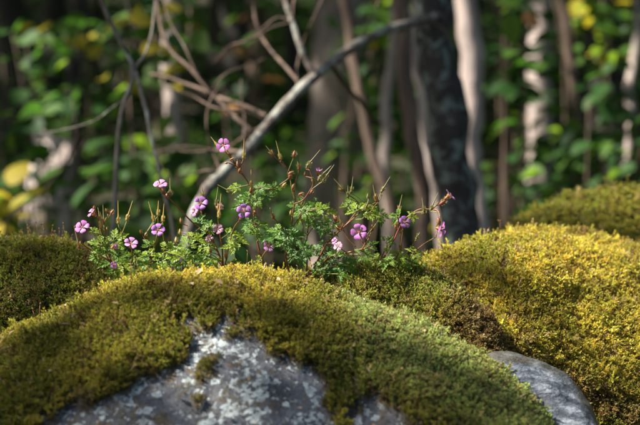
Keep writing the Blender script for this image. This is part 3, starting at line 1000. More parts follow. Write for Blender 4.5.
# ---- shrubs of the understorey: stems and single leaves
def shrub(label, px, py, d, wpx, hpx, nleaf, mix_, size, seed, dd=0.35):
    r = random.Random(seed)
    c = P(px, py, d)
    b = Vector((c[0], c[1], float(ground_z(c[0], c[1]))))
    root = empty('shrub', tuple(b))
    props(root, label, 'shrub', 'leafy shrubs behind the boulders')
    tips = []
    for k in range(7):
        e = Vector(P(px + r.uniform(-.9, .9) * wpx / 2, py - r.uniform(0.2, 1) * hpx / 2, d + r.uniform(-dd, dd)))
        m1 = b.lerp(e, .45) + Vector((r.uniform(-.06, .06), r.uniform(-.06, .06), .05))
        mb = MB()
        C = catmull([tuple(b), tuple(m1), tuple(e)], 9)
        mb.tube([Vector(q) - b for q in C], list(np.linspace(0.008, 0.002, 9)), 5)
        mb.build('stem', M['bark_brown'], root)
        tips.append(C)
    size *= 1.05
    for k in range(int(nleaf * .95)):
        q = Vector(P(px + r.triangular(-.5, .5, 0) * wpx, py + r.uniform(-.5, .5) * hpx, d + r.uniform(-dd, dd)))
        mt = r.choices(list(mix_), list(mix_.values()))[0]
        me = r.choice(BLADES[mt])
        nrm = Vector((r.gauss(-.25, .45), r.gauss(-.35, .45), 1)).normalized()
        y = nrm.cross(Vector((r.gauss(0, 1), r.gauss(0, 1), r.gauss(0, .3)))).normalized()
        x = y.cross(nrm)
        s = size * r.uniform(.6, 1.3)
        Mx = Matrix((x, y, nrm)).transposed().to_4x4() @ Matrix.Scale(s, 4)
        Mx.translation = q - b
        link('leaf', me, root, M=Mx)
GR_, LI, YE, OR = 'leaf_green', 'leaf_lime', 'leaf_yellow', 'leaf_orange'
shrub('leafy shrub with broad dark green leaves left of the forked sapling', 40, 160, 4.6, 170, 120, 70, {GR_: 5, LI: 2}, .085, 1)
shrub('bright green shrub behind the forked sapling above the left flowers', 150, 190, 4.4, 150, 110, 110, {GR_: 4, LI: 4}, .085, 2)
shrub('shrub with many yellowing leaves in the upper left', 60, 65, 4.8, 150, 90, 90, {GR_: 5, LI: 2.5, YE: 1.2}, .075, 3)
shrub('shrub with yellow leaves high above the forked sapling', 155, 45, 4.2, 90, 90, 50, {GR_: 4, LI: 2, YE: .7}, .07, 4)
shrub('low yellow-green shrub at the left edge above the dome', 5, 215, 4.0, 70, 60, 40, {LI: 3, YE: 3}, .075, 5)
shrub('dim shrub between the arching branch and the upper edge', 240, 70, 6.5, 120, 150, 80, {GR_: 5, LI: 1, OR: 0.3}, .08, 6)
shrub('green shrub under the arching branch left of the lichen-mottled trunk', 365, 110, 5.2, 90, 190, 100, {GR_: 5, LI: 3}, .08, 7)
shrub('yellow-green shrub high above the arch of the branch', 365, 15, 6.0, 90, 60, 60, {LI: 3, YE: 2}, .10, 8)
shrub('green shrub right of the pale pinkish trunk with one orange leaf', 520, 50, 4.6, 90, 110, 70, {GR_: 6, LI: 2}, .075, 29)
shrub('bright green shrub behind the thin brown trunk above the golden boulder', 560, 165, 4.8, 150, 110, 120, {GR_: 4, LI: 4}, .075, 10)
shrub('leafy shrub with lime leaves in the upper right corner', 600, 25, 5.5, 120, 80, 80, {GR_: 3, LI: 5, YE: 1}, .085, 11)
shrub('shrub with pale green leaves at the right edge over the dark hump', 620, 120, 4.4, 90, 120, 90, {GR_: 4, LI: 3}, .065, 32)
shrub('low green shrub behind the gap between flowers and golden boulder', 490, 205, 5.4, 110, 70, 70, {GR_: 4, LI: 3, YE: .6}, .075, 13)
shrub('low shrub in shade behind the middle flowers', 265, 190, 5.6, 110, 90, 70, {GR_: 5, LI: 1}, .075, 14)

# single leaves one notices in the blur
def lone_leaf(label, px, py, d, length_px, ang, mat, seed):
    r = random.Random(seed)
    c = Vector(P(px, py, d))
    y = Vector(RGT) * math.cos(ang) + Vector(UPV) * math.sin(ang)
    nrm = (Vector(-FWD) + Vector((r.uniform(-.3, .3), 0, r.uniform(.1, .5)))).normalized()
    x = y.cross(nrm).normalized(); nrm = x.cross(y)
    s = length_px * PXR * d
    base_pt = c - y * s * .5
    root = empty('leafy_twig', tuple(base_pt))
    Mx = Matrix((x, y, nrm)).transposed().to_4x4() @ Matrix.Scale(s, 4)
    link('leaf', BLADES[mat][0], root, M=Mx)
    mb = MB()
    end = Vector((r.uniform(-.2, .2), r.uniform(.1, .4), 1.2))
    C = catmull([(0, 0, 0), tuple(-y * s * .3 + Vector((0, 0, .03))), tuple(end * .4), tuple(end)], 12)
    mb.tube([Vector(q) for q in C], list(np.linspace(.0012, .004, 12)), 5)
    mb.build('stalk', M['bark_twig'], root)
    props(root, label, 'twig')
lone_leaf('hanging twig ending in one large bright yellow leaf at the top left', 140, 19, 3.4, 27, R(-25), YE, 1)
lone_leaf('hanging twig with a yellow-green leaf right of the forked sapling', 152, 48, 3.4, 26, R(10), YE, 2)
lone_leaf('hanging twig with one upright green leaf at the upper right', 511, 29, 3.6, 34, R(-80), LI, 3)
lone_leaf('hanging twig with one orange-brown dead leaf at the upper right', 531, 20, 3.8, 22, R(-40), OR, 4)
lone_leaf('twig with a small green leaf right of the forked sapling top', 176, 42, 2.9, 22, R(-30), GR_, 5)

# pale stones lying in patches of sun on the rising ground
def far_stone(label, px, py, d, w, h, seed):
    c = Vector(P(px, py, d))
    m = M['pale_stone']
    nu, nv = 14, 9
    vs, fs = [], []
    for i in range(nu):
        for j in range(nv + 1):
            a, b_ = 2 * math.pi * i / nu, math.pi * j / nv
            vs.append((math.cos(a) * math.sin(b_), math.sin(a) * math.sin(b_), math.cos(b_)))
    for i in range(nu):
        for j in range(nv):
            fs.append((i * (nv + 1) + j, i * (nv + 1) + j + 1, ((i + 1) % nu) * (nv + 1) + j + 1, ((i + 1) % nu) * (nv + 1) + j))
    V = np.array(vs) 
    V = V * (1 + 0.35 * fbm(V + seed, 0.9, 3, seed))[:, None] * np.array((w, w * .8, h)) * PXR * d / 2
    g = float(ground_z(c.x, c.y))
    o = link('stone', mesh_from('stone', V, fs, m), None, (c.x, c.y, max(g + h * PXR * d * .2, c.z if c.z - g < .3 else g + .1)))
    props(o, label, 'stone', 'pale stones on the forest floor')
m, nt, b, out = new_mat('pale_stone')
nt.links.new(ramp(nt, noise(nt, 9, 5), [(0.35, (0.22, 0.17, 0.15)), (0.65, (0.56, 0.48, 0.45))]), b.inputs['Base Color'])
b.inputs['Roughness'].default_value = .9
M['pale_stone'] = m
def stump(label, px, py_top, d, wpx, seed, lean=0.0):
    r = random.Random(seed)
    c = Vector(P(px, py_top, d)); g = float(ground_z(c.x, c.y)) - .05
    o = Vector((c.x, c.y, g)); H = c.z - g; R0 = wpx * PXR * d / 2
    V, F = [], []
    ns, nl = 18, 9
    for j in range(nl + 1):
        t = j / nl
        for k in range(ns):
            a = 2 * math.pi * k / ns
            rr_ = R0 * (1.35 - .35 * min(1, t * 3)) * (1 + .12 * math.sin(3 * a + seed) + .05 * r.uniform(-1, 1))
            z = H * t
            if j == nl: z += R0 * (.9 * math.sin(a + seed) + r.uniform(-.5, .5))
            V.append((rr_ * math.cos(a) + lean * t * H, rr_ * math.sin(a), z))
    for j in range(nl):
        for k in range(ns):
            k2 = (k + 1) % ns
            F.append((j * ns + k, j * ns + k2, (j + 1) * ns + k2, (j + 1) * ns + k))
    V.append((lean * H, 0, H - R0 * .4)); F += [(nl * ns + k, nl * ns + (k + 1) % ns, len(V) - 1) for k in range(ns)]
    ob = link('stump', mesh_from('stump', V, F, M['pale_stone']), None, o)
    props(ob, label, 'stump', 'pale broken stumps on the slope')
stump('broad pale broken stump in sun on the slope above the left dome', 40, 172, 6.2, 50, 3, .15)
stump('narrower pale broken stump leaning behind the broad one at the left', 72, 132, 7.2, 30, 4, -.25)
far_stone('small pale stone at the left edge of the slope', 8, 180, 8.0, 22, 20, 5)
far_stone('pale grey stone in the hollow between the thin trunks at right', 527, 150, 7.0, 60, 46, 6)

# undergrowth covering the slope
M['leaf_under'] = leaf_mat('undergrowth_leaf', (0.008, 0.026, 0.005), (0.03, 0.07, 0.010), (0.09, 0.19, 0.02), 0.4)
def clump(seed):
    r = random.Random(seed)
    mb = MB()
    for k in range(7):
        a = r.uniform(0, 6.28)
        q = Vector((math.cos(a), math.sin(a), 0)) * r.uniform(.1, .9) + Vector((0, 0, r.uniform(.1, 1.0)))
        nrm = Vector((r.gauss(0, .4), r.gauss(0, .4), 1)).normalized()
        y = nrm.cross(Vector((r.gauss(0, 1), r.gauss(0, 1), 0))).normalized(); x = y.cross(nrm)
        s = r.uniform(.35, .7)
        mb.tube([Vector((0, 0, -.1)), q * .6, q], [.015, .012, .008], 3)
        src = blade(1, .6, .1, .2, 3)
        mb.add([q + (x * v[0] + y * v[1] + nrm * v[2]) * s for v in map(Vector, src.v)], src.f)
    return mb.mesh('leaf_clump', M['leaf_under'])
clumps = sprig_collection('undergrowth_clumps', [clump(70 + i) for i in range(5)])
n = 5200
y = 2.8 + 20 * rng.random(n) ** 1.3
x = rng.uniform(-1, 1, n) * (0.34 * y + 1.6)
z = ground_z(x, y)
pos = np.stack([x, y, z], 1)
keep = (fbm(pos, 1.0, 2, 66) > -0.35)
pos = pos[keep]; n = len(pos)
und = scatter('undergrowth', pos, np.stack([rng.normal(0, .15, n), rng.normal(0, .15, n), rng.uniform(0, 6.28, n)], 1), rng.uniform(.07, .16, n) * (1 + .04 * pos[:, 1]), rng.integers(0, 5, n), np.ones((n, 3)) * .1, clumps)
props(und, 'low green undergrowth covering the rising ground behind the boulders', 'undergrowth', None, 'stuff')

# ------------------------------------------------------------------ herb robert in flower
def simple_mat(name, c0, c1, rough=.5, trans=0.0, tr=None, scale=200):
    m, nt, b, out = new_mat(name)
    t = N(nt, 'ShaderNodeAttribute', attribute_name='tip')
    col = ramp(nt, t.outputs['Fac'], [(0, c0), (1, c1)])
    k = ramp(nt, noise(nt, scale, 3), [(0.3, (.75, .75, .75)), (0.7, (1.2, 1.2, 1.2))])
    col = mix(nt, 1.0, col, k, 'MULTIPLY')
    nt.links.new(col, b.inputs['Base Color'])
    b.inputs['Roughness'].default_value = rough
    if trans:
        translucent(nt, b, out, tr or col, trans)
    return m
M['stem_red'] = simple_mat('reddish_stem', (0.22, 0.045, 0.035), (0.20, 0.13, 0.04), .5, .2)
M['stem_green'] = simple_mat('green_stem', (0.17, 0.13, 0.05), (0.24, 0.26, 0.07), .5, .25)
M['pod_red'] = simple_mat('reddish_seed_pod', (0.30, 0.07, 0.05), (0.34, 0.24, 0.08), .5, .3)
M['pod_straw'] = simple_mat('straw_seed_pod', (0.46, 0.30, 0.08), (0.48, 0.42, 0.15), .5, .35)
M['pod_green'] = simple_mat('green_seed_pod', (0.16, 0.13, 0.05), (0.26, 0.26, 0.09), .5, .3)
M['herb_leaf'] = leaf_mat('herb_leaf', (0.065, 0.15, 0.022), (0.11, 0.20, 0.03), (0.32, 0.50, 0.05), .45, .5)
M['herb_leaf_light'] = leaf_mat('light_herb_leaf', (0.15, 0.25, 0.03), (0.25, 0.32, 0.05), (0.48, 0.60, 0.06), .5, .5)
M['herb_leaf_blue'] = leaf_mat('bluish_herb_leaf', (0.055, 0.14, 0.03), (0.09, 0.19, 0.045), (0.24, 0.42, 0.06), .4, .5)
M['anther'] = simple_mat('anthers', (0.6, 0.35, 0.1), (0.5, 0.1, 0.2))
M['hair'] = simple_mat('hairs', (0.5, 0.42, 0.36), (0.6, 0.55, 0.5), .5, .4)

def petal_mat(name, edge, mid, throat):
    m, nt, b, out = new_mat(name)
    t = N(nt, 'ShaderNodeAttribute', attribute_name='tip')
    s = N(nt, 'ShaderNodeAttribute', attribute_name='side')
    col = ramp(nt, t.outputs['Fac'], [(0.0, throat), (0.22, throat), (0.45, mid), (1, edge)])
    # two pale stripes run out from the throat
    ab = N(nt, 'ShaderNodeMath', operation='ABSOLUTE'); nt.links.new(s.outputs['Fac'], ab.inputs[0])
    su = N(nt, 'ShaderNodeMath', operation='SUBTRACT'); nt.links.new(ab.outputs[0], su.inputs[0]); su.inputs[1].default_value = 0.32
    a2 = N(nt, 'ShaderNodeMath', operation='ABSOLUTE'); nt.links.new(su.outputs[0], a2.inputs[0])
    st = ramp(nt, a2.outputs[0], [(0.05, (1, 1, 1)), (0.13, (0, 0, 0))])
    fade = ramp(nt, t.outputs['Fac'], [(0.35, (1, 1, 1)), (0.8, (0, 0, 0))])
    col = mix(nt, mix(nt, 1.0, st, fade, 'MULTIPLY'), col, (0.62, 0.34, 0.56))
    nt.links.new(col, b.inputs['Base Color'])
    b.inputs['Roughness'].default_value = 0.5
    b.inputs['Specular IOR Level'].default_value = 0.3
    translucent(nt, b, out, col, 0.45)
    return m
PET = {'magenta': petal_mat('magenta_petal', (0.54, 0.15, 0.55), (0.60, 0.23, 0.60), (0.55, 0.28, 0.45)),
       'violet': petal_mat('violet_petal', (0.42, 0.14, 0.58), (0.48, 0.21, 0.60), (0.5, 0.3, 0.52)),
       'pink': petal_mat('pink_petal', (0.60, 0.25, 0.60), (0.64, 0.32, 0.62), (0.58, 0.34, 0.46)),
       'pale': petal_mat('pale_pink_petal', (0.58, 0.27, 0.42), (0.60, 0.36, 0.46), (0.6, 0.45, 0.46))}

def petal_mesh(seed, curl, mat):
    r = random.Random(seed)
    n, mm = 8, 5
    V, F, T, S = [], [], [], []
    for i in range(n + 1):
        t = i / n
        x = 0.07 + 0.93 * t
        w = 0.05 + 0.36 * smooth(0.10, 0.70, np.array(t)) 
        if t > .72:
            w = 0.41 * math.sqrt(max(0, 1 - ((t - .72) / .30) ** 2))
        w = float(w)
        for j in range(mm):
            s = -1 + 2 * j / (mm - 1)
            xx = x - (0.05 * (1 - abs(s)) if t > .9 else 0)   # shallow notch at the rim
            z = curl * (0.30 * math.sin(t * 2.2)) - 0.05 * s * s * t + 0.02 * r.uniform(-1, 1) * t
            V.append((xx, w * s, z)); T.append(t); S.append(s)
    for i in range(n):
        for j in range(mm - 1):
            a = i * mm + j
            F.append((a, a + 1, a + mm + 1, a + mm))
    return mesh_from('petal', V, F, mat, True, {'tip': T, 'side': S})
PETALS = {k: [petal_mesh(i, c, m) for i, c in enumerate((.9, .5, 1.25))] for k, m in PET.items()}

def lathe_pts(mb, prof, sides=8, ribs=0.0):
    """profile (radius, z) turned about Z"""
    vs, fs, ts = [], [], []
    z0, z1 = prof[0][1], prof[-1][1]
    for r_, z in prof:
        for k in range(sides):
            a = 2 * math.pi * k / sides
            rr_ = r_ * (1 + ribs * (1 if k % 2 else -1))
            vs.append((rr_ * math.cos(a), rr_ * math.sin(a), z)); ts.append((z - z0) / (z1 - z0 + 1e-9))
    for i in range(len(prof) - 1):
        for k in range(sides):
            k2 = (k + 1) % sides
            fs.append((i * sides + k, i * sides + k2, (i + 1) * sides + k2, (i + 1) * sides + k))
    mb.add(vs, fs, ts)

def add_hairs(mb, pts, rads, per_m=2600, length=0.0013, seed=1):
    r = random.Random(seed)
    for i in range(len(pts) - 1):
        a, b_ = Vector(pts[i]), Vector(pts[i + 1])
        L = (b_ - a).length
        d = (b_ - a).normalized() if L > 0 else Vector((0, 0, 1))
        for k in range(int(L * per_m + r.random())):
            q = a.lerp(b_, r.random())
            o = d.cross(Vector((r.gauss(0, 1), r.gauss(0, 1), r.gauss(0, 1))))
            if o.length < 1e-5: continue
            o.normalize()
            s = d * 0.00005
            e = q + o * (rads[i] + length * r.uniform(.6, 1.2))
            mb.add([q + o * rads[i] * .8 - s, q + o * rads[i] * .8 + s, e], [(0, 1, 2)], [1, 1, 1])

# calyx: swollen ribbed cup with pointed sepals, opening along +Z, foot at the origin, 1 unit long
def calyx_mesh(mat, open_=0.3):
    mb = MB()
    lathe_pts(mb, [(.05, 0), (.15, .08), (.215, .28), (.21, .5), (.17, .68)], 10, .07)
    for k in range(5):
        a = 2 * math.pi * k / 5
        u = Vector((math.cos(a), math.sin(a), 0)); v = Vector((-math.sin(a), math.cos(a), 0))
        o = open_
        mb.add([u * .20 + v * .12 + Vector((0, 0, .45)), u * .20 - v * .12 + Vector((0, 0, .45)), u * (.24 + o * .3) - v * .12 + Vector((0, 0, .8)), u * (.24 + o * .7) + Vector((0, 0, 1.1)), u * (.24 + o * .3) + v * .12 + Vector((0, 0, .8))],
               [(0, 1, 2, 4), (4, 2, 3)], [.4, .4, .7, 1, .7])
    pts = [(0, 0, z / 10) for z in range(0, 10)]
    rr_ = [.1, .22, .27, .27, .27, .25, .22, .2, .2, .2]
    r = random.Random(3)
    for k in range(60):
        z = r.uniform(.05, 1); a = r.uniform(0, 6.28); rad = .25
        p = Vector((math.cos(a) * rad, math.sin(a) * rad, z)); o = Vector((math.cos(a), math.sin(a), r.uniform(-.3, .3)))
        mb.add([p - Vector((0, 0, .012)), p + Vector((0, 0, .012)), p + o * .22], [(0, 1, 2)], [1, 1, 1])
    return mb.mesh('calyx', mat)
CALYX = {'red': calyx_mesh(M['pod_red'], .35), 'straw': calyx_mesh(M['pod_straw'], .1), 'green': calyx_mesh(M['pod_green'], .15)}
def beak_mesh(mat):
    mb = MB()
    lathe_pts(mb, [(.16, 0), (.15, .15), (.085, .28), (.06, .5), (.045, .75), (.03, .93), (.012, 1.0)], 7)
    return mb.mesh('beak', mat)
BEAK = {k: beak_mesh(M[v]) for k, v in (('red', 'pod_green'), ('straw', 'pod_straw'), ('green', 'pod_green'))}
def bud_mesh(mat):
    mb = MB()
    lathe_pts(mb, [(.05, 0), (.18, .12), (.245, .4), (.20, .68), (.09, .92), (.03, 1.08)], 10, .06)
    r = random.Random(5)
    for k in range(50):
        z = r.uniform(.1, .9); a = r.uniform(0, 6.28)
        p = Vector((math.cos(a) * .26, math.sin(a) * .26, z)); o = Vector((math.cos(a), math.sin(a), r.uniform(-.2, .5)))
        mb.add([p - Vector((0, 0, .012)), p + Vector((0, 0, .012)), p + o * .24], [(0, 1, 2)], [1, 1, 1])
    return mb.mesh('bud', mat)
BUD = {'red': bud_mesh(M['pod_red']), 'straw': bud_mesh(M['pod_straw']), 'green': bud_mesh(M['pod_green'])}
def centre_mesh():
    mb = MB()
    for k in range(8):
        a = k * .785
        e = Vector((math.cos(a) * .07, math.sin(a) * .07, .22))
        mb.tube([(0, 0, -.05), e * .6, e], [.012, .012, .012], 4)
        mb.tube([e, e + Vector((0, 0, .05))], [.03, .03], 5)
    return mb.mesh('stamens', M['anther'])
CENTRE = centre_mesh()

# deeply cut leaf blade: leaflets with toothed lobes, outline cut as one polygon each
def herb_leaf_mesh(seed, mat, nleaf=5):
    r = random.Random(seed)
    mb = MB()
    def leaflet(ang, L):
        lobes = [(0.34, .26), (0.54, .30), (0.74, .22)]
        side = [(0.03, .012), (0.20, .02)]
        for t, l in lobes:
            l *= r.uniform(.85, 1.15)
            w = .075
            d = (math.cos(R(48)), math.sin(R(48))); nrm = (-d[1], d[0])
            c = (t - .06, .03)
            def pt(a, b_): return (c[0] + d[0] * a * l - nrm[0] * b_, c[1] + d[1] * a * l - nrm[1] * b_)
            side += [(t - .10, .035), pt(.45, -w), pt(.62, -w * .55), pt(.85, -w * .9), pt(.9, -w * .3), pt(1.12, 0), pt(.92, w * .4), pt(.78, w * .95), pt(.6, w * .6), pt(.42, w * .9)]
        side += [(.80, .04), (.88, .10), (.90, .045), (.97, .05)]
        out = [(x, y) for x, y in side] + [(1.06, 0)] + [(x, -y) for x, y in reversed(side)]
        pts = [Vector((x, y, 0)) for x, y in out]
        tris = tessellate_polygon([pts])
        ca, sa = math.cos(ang), math.sin(ang)
        V = []
        for x, y in out:
            X, Y = (x * ca - y * sa) * L, (x * sa + y * ca) * L
            z = abs(y) * .35 * L - .28 * (X * X + Y * Y) + 0.03 * math.sin(9 * x + seed)
            V.append((X, Y, z))
        mb.add(V, tris, [min(1, q[0]) for q in out])
    leaflet(0, 1.0)
    if nleaf >= 3:
        leaflet(R(62 + r.uniform(-6, 6)), .88); leaflet(-R(62 + r.uniform(-6, 6)), .88)
    if nleaf >= 5:
        leaflet(R(122), .62); leaflet(-R(122), .62)
    return mb.mesh('leaf', mat, True)
HLEAF = {k: [herb_leaf_mesh(i, M[k], 5 if i % 3 else 3) for i in range(4)] for k in ('herb_leaf', 'herb_leaf_light', 'herb_leaf_blue')}

def basis_from(z, spin, up=Vector((0, 0, 1))):
    z = z.normalized()
    a = z.orthogonal().normalized(); b_ = z.cross(a)
    x = a * math.cos(spin) + b_ * math.sin(spin)
    return Matrix((x, z.cross(x), z)).transposed()

RV, UV_, BV = Vector(RGT), Vector(UPV), Vector(-FWD)       # right, up, towards the camera
class Herb:
    def __init__(self, label, root_px, seed):
        self.r = random.Random(seed)
        self.o = Vector(P(root_px[0], root_px[1], root_px[2]))
        self.root = empty('herb_robert', tuple(self.o))
        props(self.root, label, 'flowering plant', 'herb robert plants between the boulders')
        self.px = []                 # (px, py, d) samples of all stems
    def stem(self, pts, d0=1.50, d1=1.50, w0=1.9, w1=1.0, red=True, name='stem'):
        n = len(pts)
        Q = [P(p[0], p[1], d0 + (d1 - d0) * i / (n - 1)) for i, p in enumerate(pts)]
        m = max(8, 4 * n)
        C = catmull(Q, m)
        rads = list(np.linspace(w0, w1, m) * PXR * 1.5 / 2)
        # swollen joints
        mb = MB()
        loc = [Vector(c) - self.o for c in C]
        mb.tube(loc, rads, 6)
        add_hairs(mb, loc, rads, 3000, .0011, self.r.randint(0, 999))
        for i, p in enumerate(C):
            X, Y = to_px(p[None, :])
            self.px.append((X[0], Y[0], p))
        return mb.build(name, M['stem_red' if red else 'stem_green'], self.root)
    def near(self, px, py, below=True):
        best, bp = 1e9, None
        for x, y, p in self.px:
            dd = math.hypot(x - px, (y - py)) + (25 if below and y < py + 1 else 0)
            if dd < best:
                best, bp = dd, p
        return Vector(bp)
    def stalk(self, p, q, r0=.0005, r1=.00042, sag=.15, mat='stem_red', bulge=None):
        p, q = Vector(p), Vector(q)
        L = (q - p).length
        mid = p.lerp(q, .5) + (bulge if bulge is not None else Vector((self.r.uniform(-1, 1), self.r.uniform(-1, 1), .6)) * L * sag)
        C = catmull([tuple(p), tuple(mid), tuple(q)], 8)
        mb = MB()
        loc = [Vector(c) - self.o for c in C]
        rads = list(np.linspace(r0, r1, 8))
        mb.tube(loc, rads, 5)
        add_hairs(mb, loc, rads, 2500, .0011, self.r.randint(0, 999))
        mb.build('stalk', M[mat], self.root)
    def flower(self, px, py, dia, face, col='magenta', d=1.50, at=None, cal='red', spin=None, label=None):
        c = Vector(P(px, py, d))
        z = (RV * face[0] + UV_ * face[1] + BV * face[2]).normalized()
        R_ = dia * PXR * d / 2 * 0.95
        cl = 0.0075
        foot = c - z * (cl * .95)
        B = basis_from(z, self.r.uniform(0, 6.28) if spin is None else spin)
        # flower = its calyx and tube, petals and stamens hang on it
        fo = link('flower', CALYX[cal], self.root, M=Matrix.Translation(foot - self.o) @ B.to_4x4() @ Matrix.Scale(cl, 4))
        if label: fo['label'] = label
        base = Matrix.Translation((0, 0, 0.80)) @ Matrix.Scale(R_ / cl, 4)
        for k in range(5):
            me = self.r.choice(PETALS[col])
            Mx = base @ Matrix.Rotation(2 * math.pi * k / 5 + self.r.uniform(-.08, .08), 4, 'Z') @ Matrix.Rotation(self.r.uniform(-.12, .10), 4, 'Y') @ Matrix.Rotation(self.r.uniform(-.2, .2), 4, 'X')
            link('petal', me, fo, M=Mx)
        link('stamens', CENTRE, fo, M=base)
        a = Vector(P(*at)) if at else self.near(px, py)
        self.stalk(a, foot, sag=.08)
    def pod(self, bx, by, tx, ty, kind='red', d=1.5, dt=0.0, at=None, size=6.5, stalk=True):
        b_ = Vector(P(bx, by, d)); t = Vector(P(tx, ty, d + dt))
        z = (t - b_).normalized(); L = (t - b_).length
        cl = size * PXR * d
        foot = b_ - z * cl * .35
        B = basis_from(z, self.r.uniform(0, 6.28)).to_4x4()
        mb = link('seed_pod', BEAK[kind], self.root, M=Matrix.Translation(b_ + z * cl * .1 - self.o) @ B @ Matrix.Diagonal((.0085, .0085, L, 1)))
        inv = mb.matrix_basis.inverted()
        link('calyx', CALYX[kind], mb, M=inv @ Matrix.Translation(foot - self.o) @ B @ Matrix.Scale(cl, 4))
        if stalk:
            a = Vector(P(*at)) if at else self.near(bx, by + 2)
            self.stalk(a, foot, sag=.05, mat='stem_red' if kind == 'red' else 'stem_green')
    def bud(self, px, py, ang, kind='red', size=7, d=1.5, at=None, stalk=True):
        b_ = Vector(P(px, py, d))
        z = (RV * math.cos(R(ang)) + UV_ * math.sin(R(ang)) + BV * self.r.uniform(-.4, .5)).normalized()
        cl = size * PXR * d
        link('bud', BUD[kind], self.root, M=Matrix.Translation(b_ - z * cl * .5 - self.o) @ basis_from(z, 0).to_4x4() @ Matrix.Scale(cl, 4))
        if stalk:
            a = Vector(P(*at)) if at else self.near(px, py + 2)
            self.stalk(a, b_ - z * cl * .5, sag=.05)
    def leaf(self, px, py, size, ang, mat='herb_leaf', d=None, tilt=None):
        d = 1.5 + self.r.uniform(-.02, .03) if d is None else d
        c = Vector(P(px, py, d))
        a = R(ang)
        nrm = (BV * self.r.uniform(.5, 1) + UV_ * self.r.uniform(.3, .9) + RV * self.r.uniform(-.4, .4)).normalized() if tilt is None else (RV * tilt[0] + UV_ * tilt[1] + BV * tilt[2]).normalized()
        y = (RV * math.cos(a) + UV_ * math.sin(a)); y = (y - nrm * y.dot(nrm)).normalized()
        L = size * PXR * d * .62
        foot = c - y * L * .35
        me = self.r.choice(HLEAF[mat])
        B = Matrix((y, nrm.cross(y), nrm)).transposed().to_4x4()
        link('leaf', me, self.root, M=Matrix.Translation(foot - self.o) @ B @ Matrix.Scale(L, 4))
        self.stalk(self.near(px - math.cos(a) * size * .4, py + 4), foot, .00045, .0004, .12, 'stem_green')
DB = 1.53
# ---- plant 1: the left clump
h = Herb('leftmost herb robert clump with pale stems, upright beaks and five small pink flowers', (118, 292, 1.55), 1)
h.stem([(118, 294), (113, 268), (108, 252), (103, 238), (99, 222), (95, 210)], DB, 1.50, 2.4, 1.2)
h.stem([(110, 256), (107, 240), (108, 226), (108, 214)], 1.51, 1.5, 1.4, .9, False)
h.stem([(120, 290), (121, 262), (122, 244), (122, 233), (119, 226)], 1.54, 1.51, 1.5, .9, False)
h.stem([(122, 234), (125, 226), (127, 221)], 1.51, 1.51, 1.2, .9, False)
h.stem([(112, 262), (98, 254), (88, 248), (81, 242), (77, 232), (75, 226)], 1.52, 1.49, 1.6, 1.1)
h.stem([(114, 268), (103, 250), (98, 238), (101, 226)], 1.52, 1.51, 1.5, 1.0)
h.stem([(122, 280), (132, 262), (132, 250)], 1.53, 1.49, 1.4, 1.0)
h.stem([(142, 290), (150, 266), (150, 248), (147, 232)], 1.54, 1.5, 1.8, 1.1)
h.stem([(150, 258), (155, 244), (157, 236)], 1.52, 1.49, 1.4, 1.0)
h.flower(82, 227, 16, (-.1, .5, .85), 'magenta', 1.49, label='wide open flower at the left end, nearest the dome')
h.flower(91, 212, 13, (-.7, .55, .3), 'pink', 1.50, at=(96, 217, 1.5))
h.flower(131, 243, 15, (.1, .65, .7), 'pink', 1.485)
h.flower(158, 230, 15, (0, .45, .85), 'violet', 1.49)
h.flower(114, 265, 8, (.3, .2, .9), 'violet', 1.47, at=(113, 272, 1.5))
h.flower(116, 246, 7, (.6, .3, .4), 'violet', 1.49, at=(112, 252, 1.5))
h.pod(118.5, 222, 118, 201, 'straw', 1.51, at=(119, 228, 1.51)); h.pod(127, 219, 132.5, 201, 'straw', 1.51)
h.pod(104, 222, 103, 205, 'red'); h.pod(101, 225, 98, 208, 'straw'); h.pod(106, 232, 100, 212, 'red', 1.51)
h.pod(79, 246, 74, 226, 'red', 1.49)
h.pod(154, 220, 148.5, 202, 'straw'); h.pod(158, 214, 158.5, 201, 'straw', 1.51); h.pod(163, 220, 164, 204, 'straw', 1.5); 
h.stem([(152, 262), (156, 240), (158, 224), (158, 218)], 1.52, 1.51, 1.4, .8, False)
h.stem([(160, 276), (164, 248), (163, 232), (163, 224)], 1.53, 1.5, 1.4, .8, False)
h.bud(107, 211, 120, 'red', 6, stalk=True, at=(108, 216, 1.5)); h.bud(112, 212, 60, 'red', 6, at=(108.5, 218, 1.5))
h.bud(94, 208, 80, 'red', 5); h.bud(99, 218, 100, 'red', 5); h.bud(141, 232, 110, 'red', 5, at=(146, 242, 1.5)); h.bud(146, 234, 60, 'green', 5)
r = random.Random(21)
for px, py, s, a, m_ in ((97, 243, 24, 160, 'herb_leaf_light'), (118, 238, 26, 30, 'herb_leaf_light'), (96, 231, 16, 5, 'herb_leaf_light'), (107, 250, 22, 90, 'herb_leaf'), (123, 254, 26, 20, 'herb_leaf'),
                        (108, 262, 26, 220, 'herb_leaf'), (126, 266, 26, 320, 'herb_leaf_light'), (140, 255, 24, 30, 'herb_leaf_light'), (138, 268, 28, 350, 'herb_leaf'), (150, 252, 20, 80, 'herb_leaf_light'),
                        (152, 268, 26, 260, 'herb_leaf'), (163, 258, 26, 20, 'herb_leaf_light'), (168, 246, 22, 60, 'herb_leaf_light'), (172, 264, 26, 330, 'herb_leaf'), (148, 243, 18, 120, 'herb_leaf'),
                        (118, 274, 26, 250, 'herb_leaf'), (94, 256, 20, 200, 'herb_leaf'), (134, 276, 26, 300, 'herb_leaf'), (160, 270, 24, 200, 'herb_leaf'), (176, 250, 20, 100, 'herb_leaf_light'), (144, 262, 22, 170, 'herb_leaf')):
    h.leaf(px, py, s, a, m_)
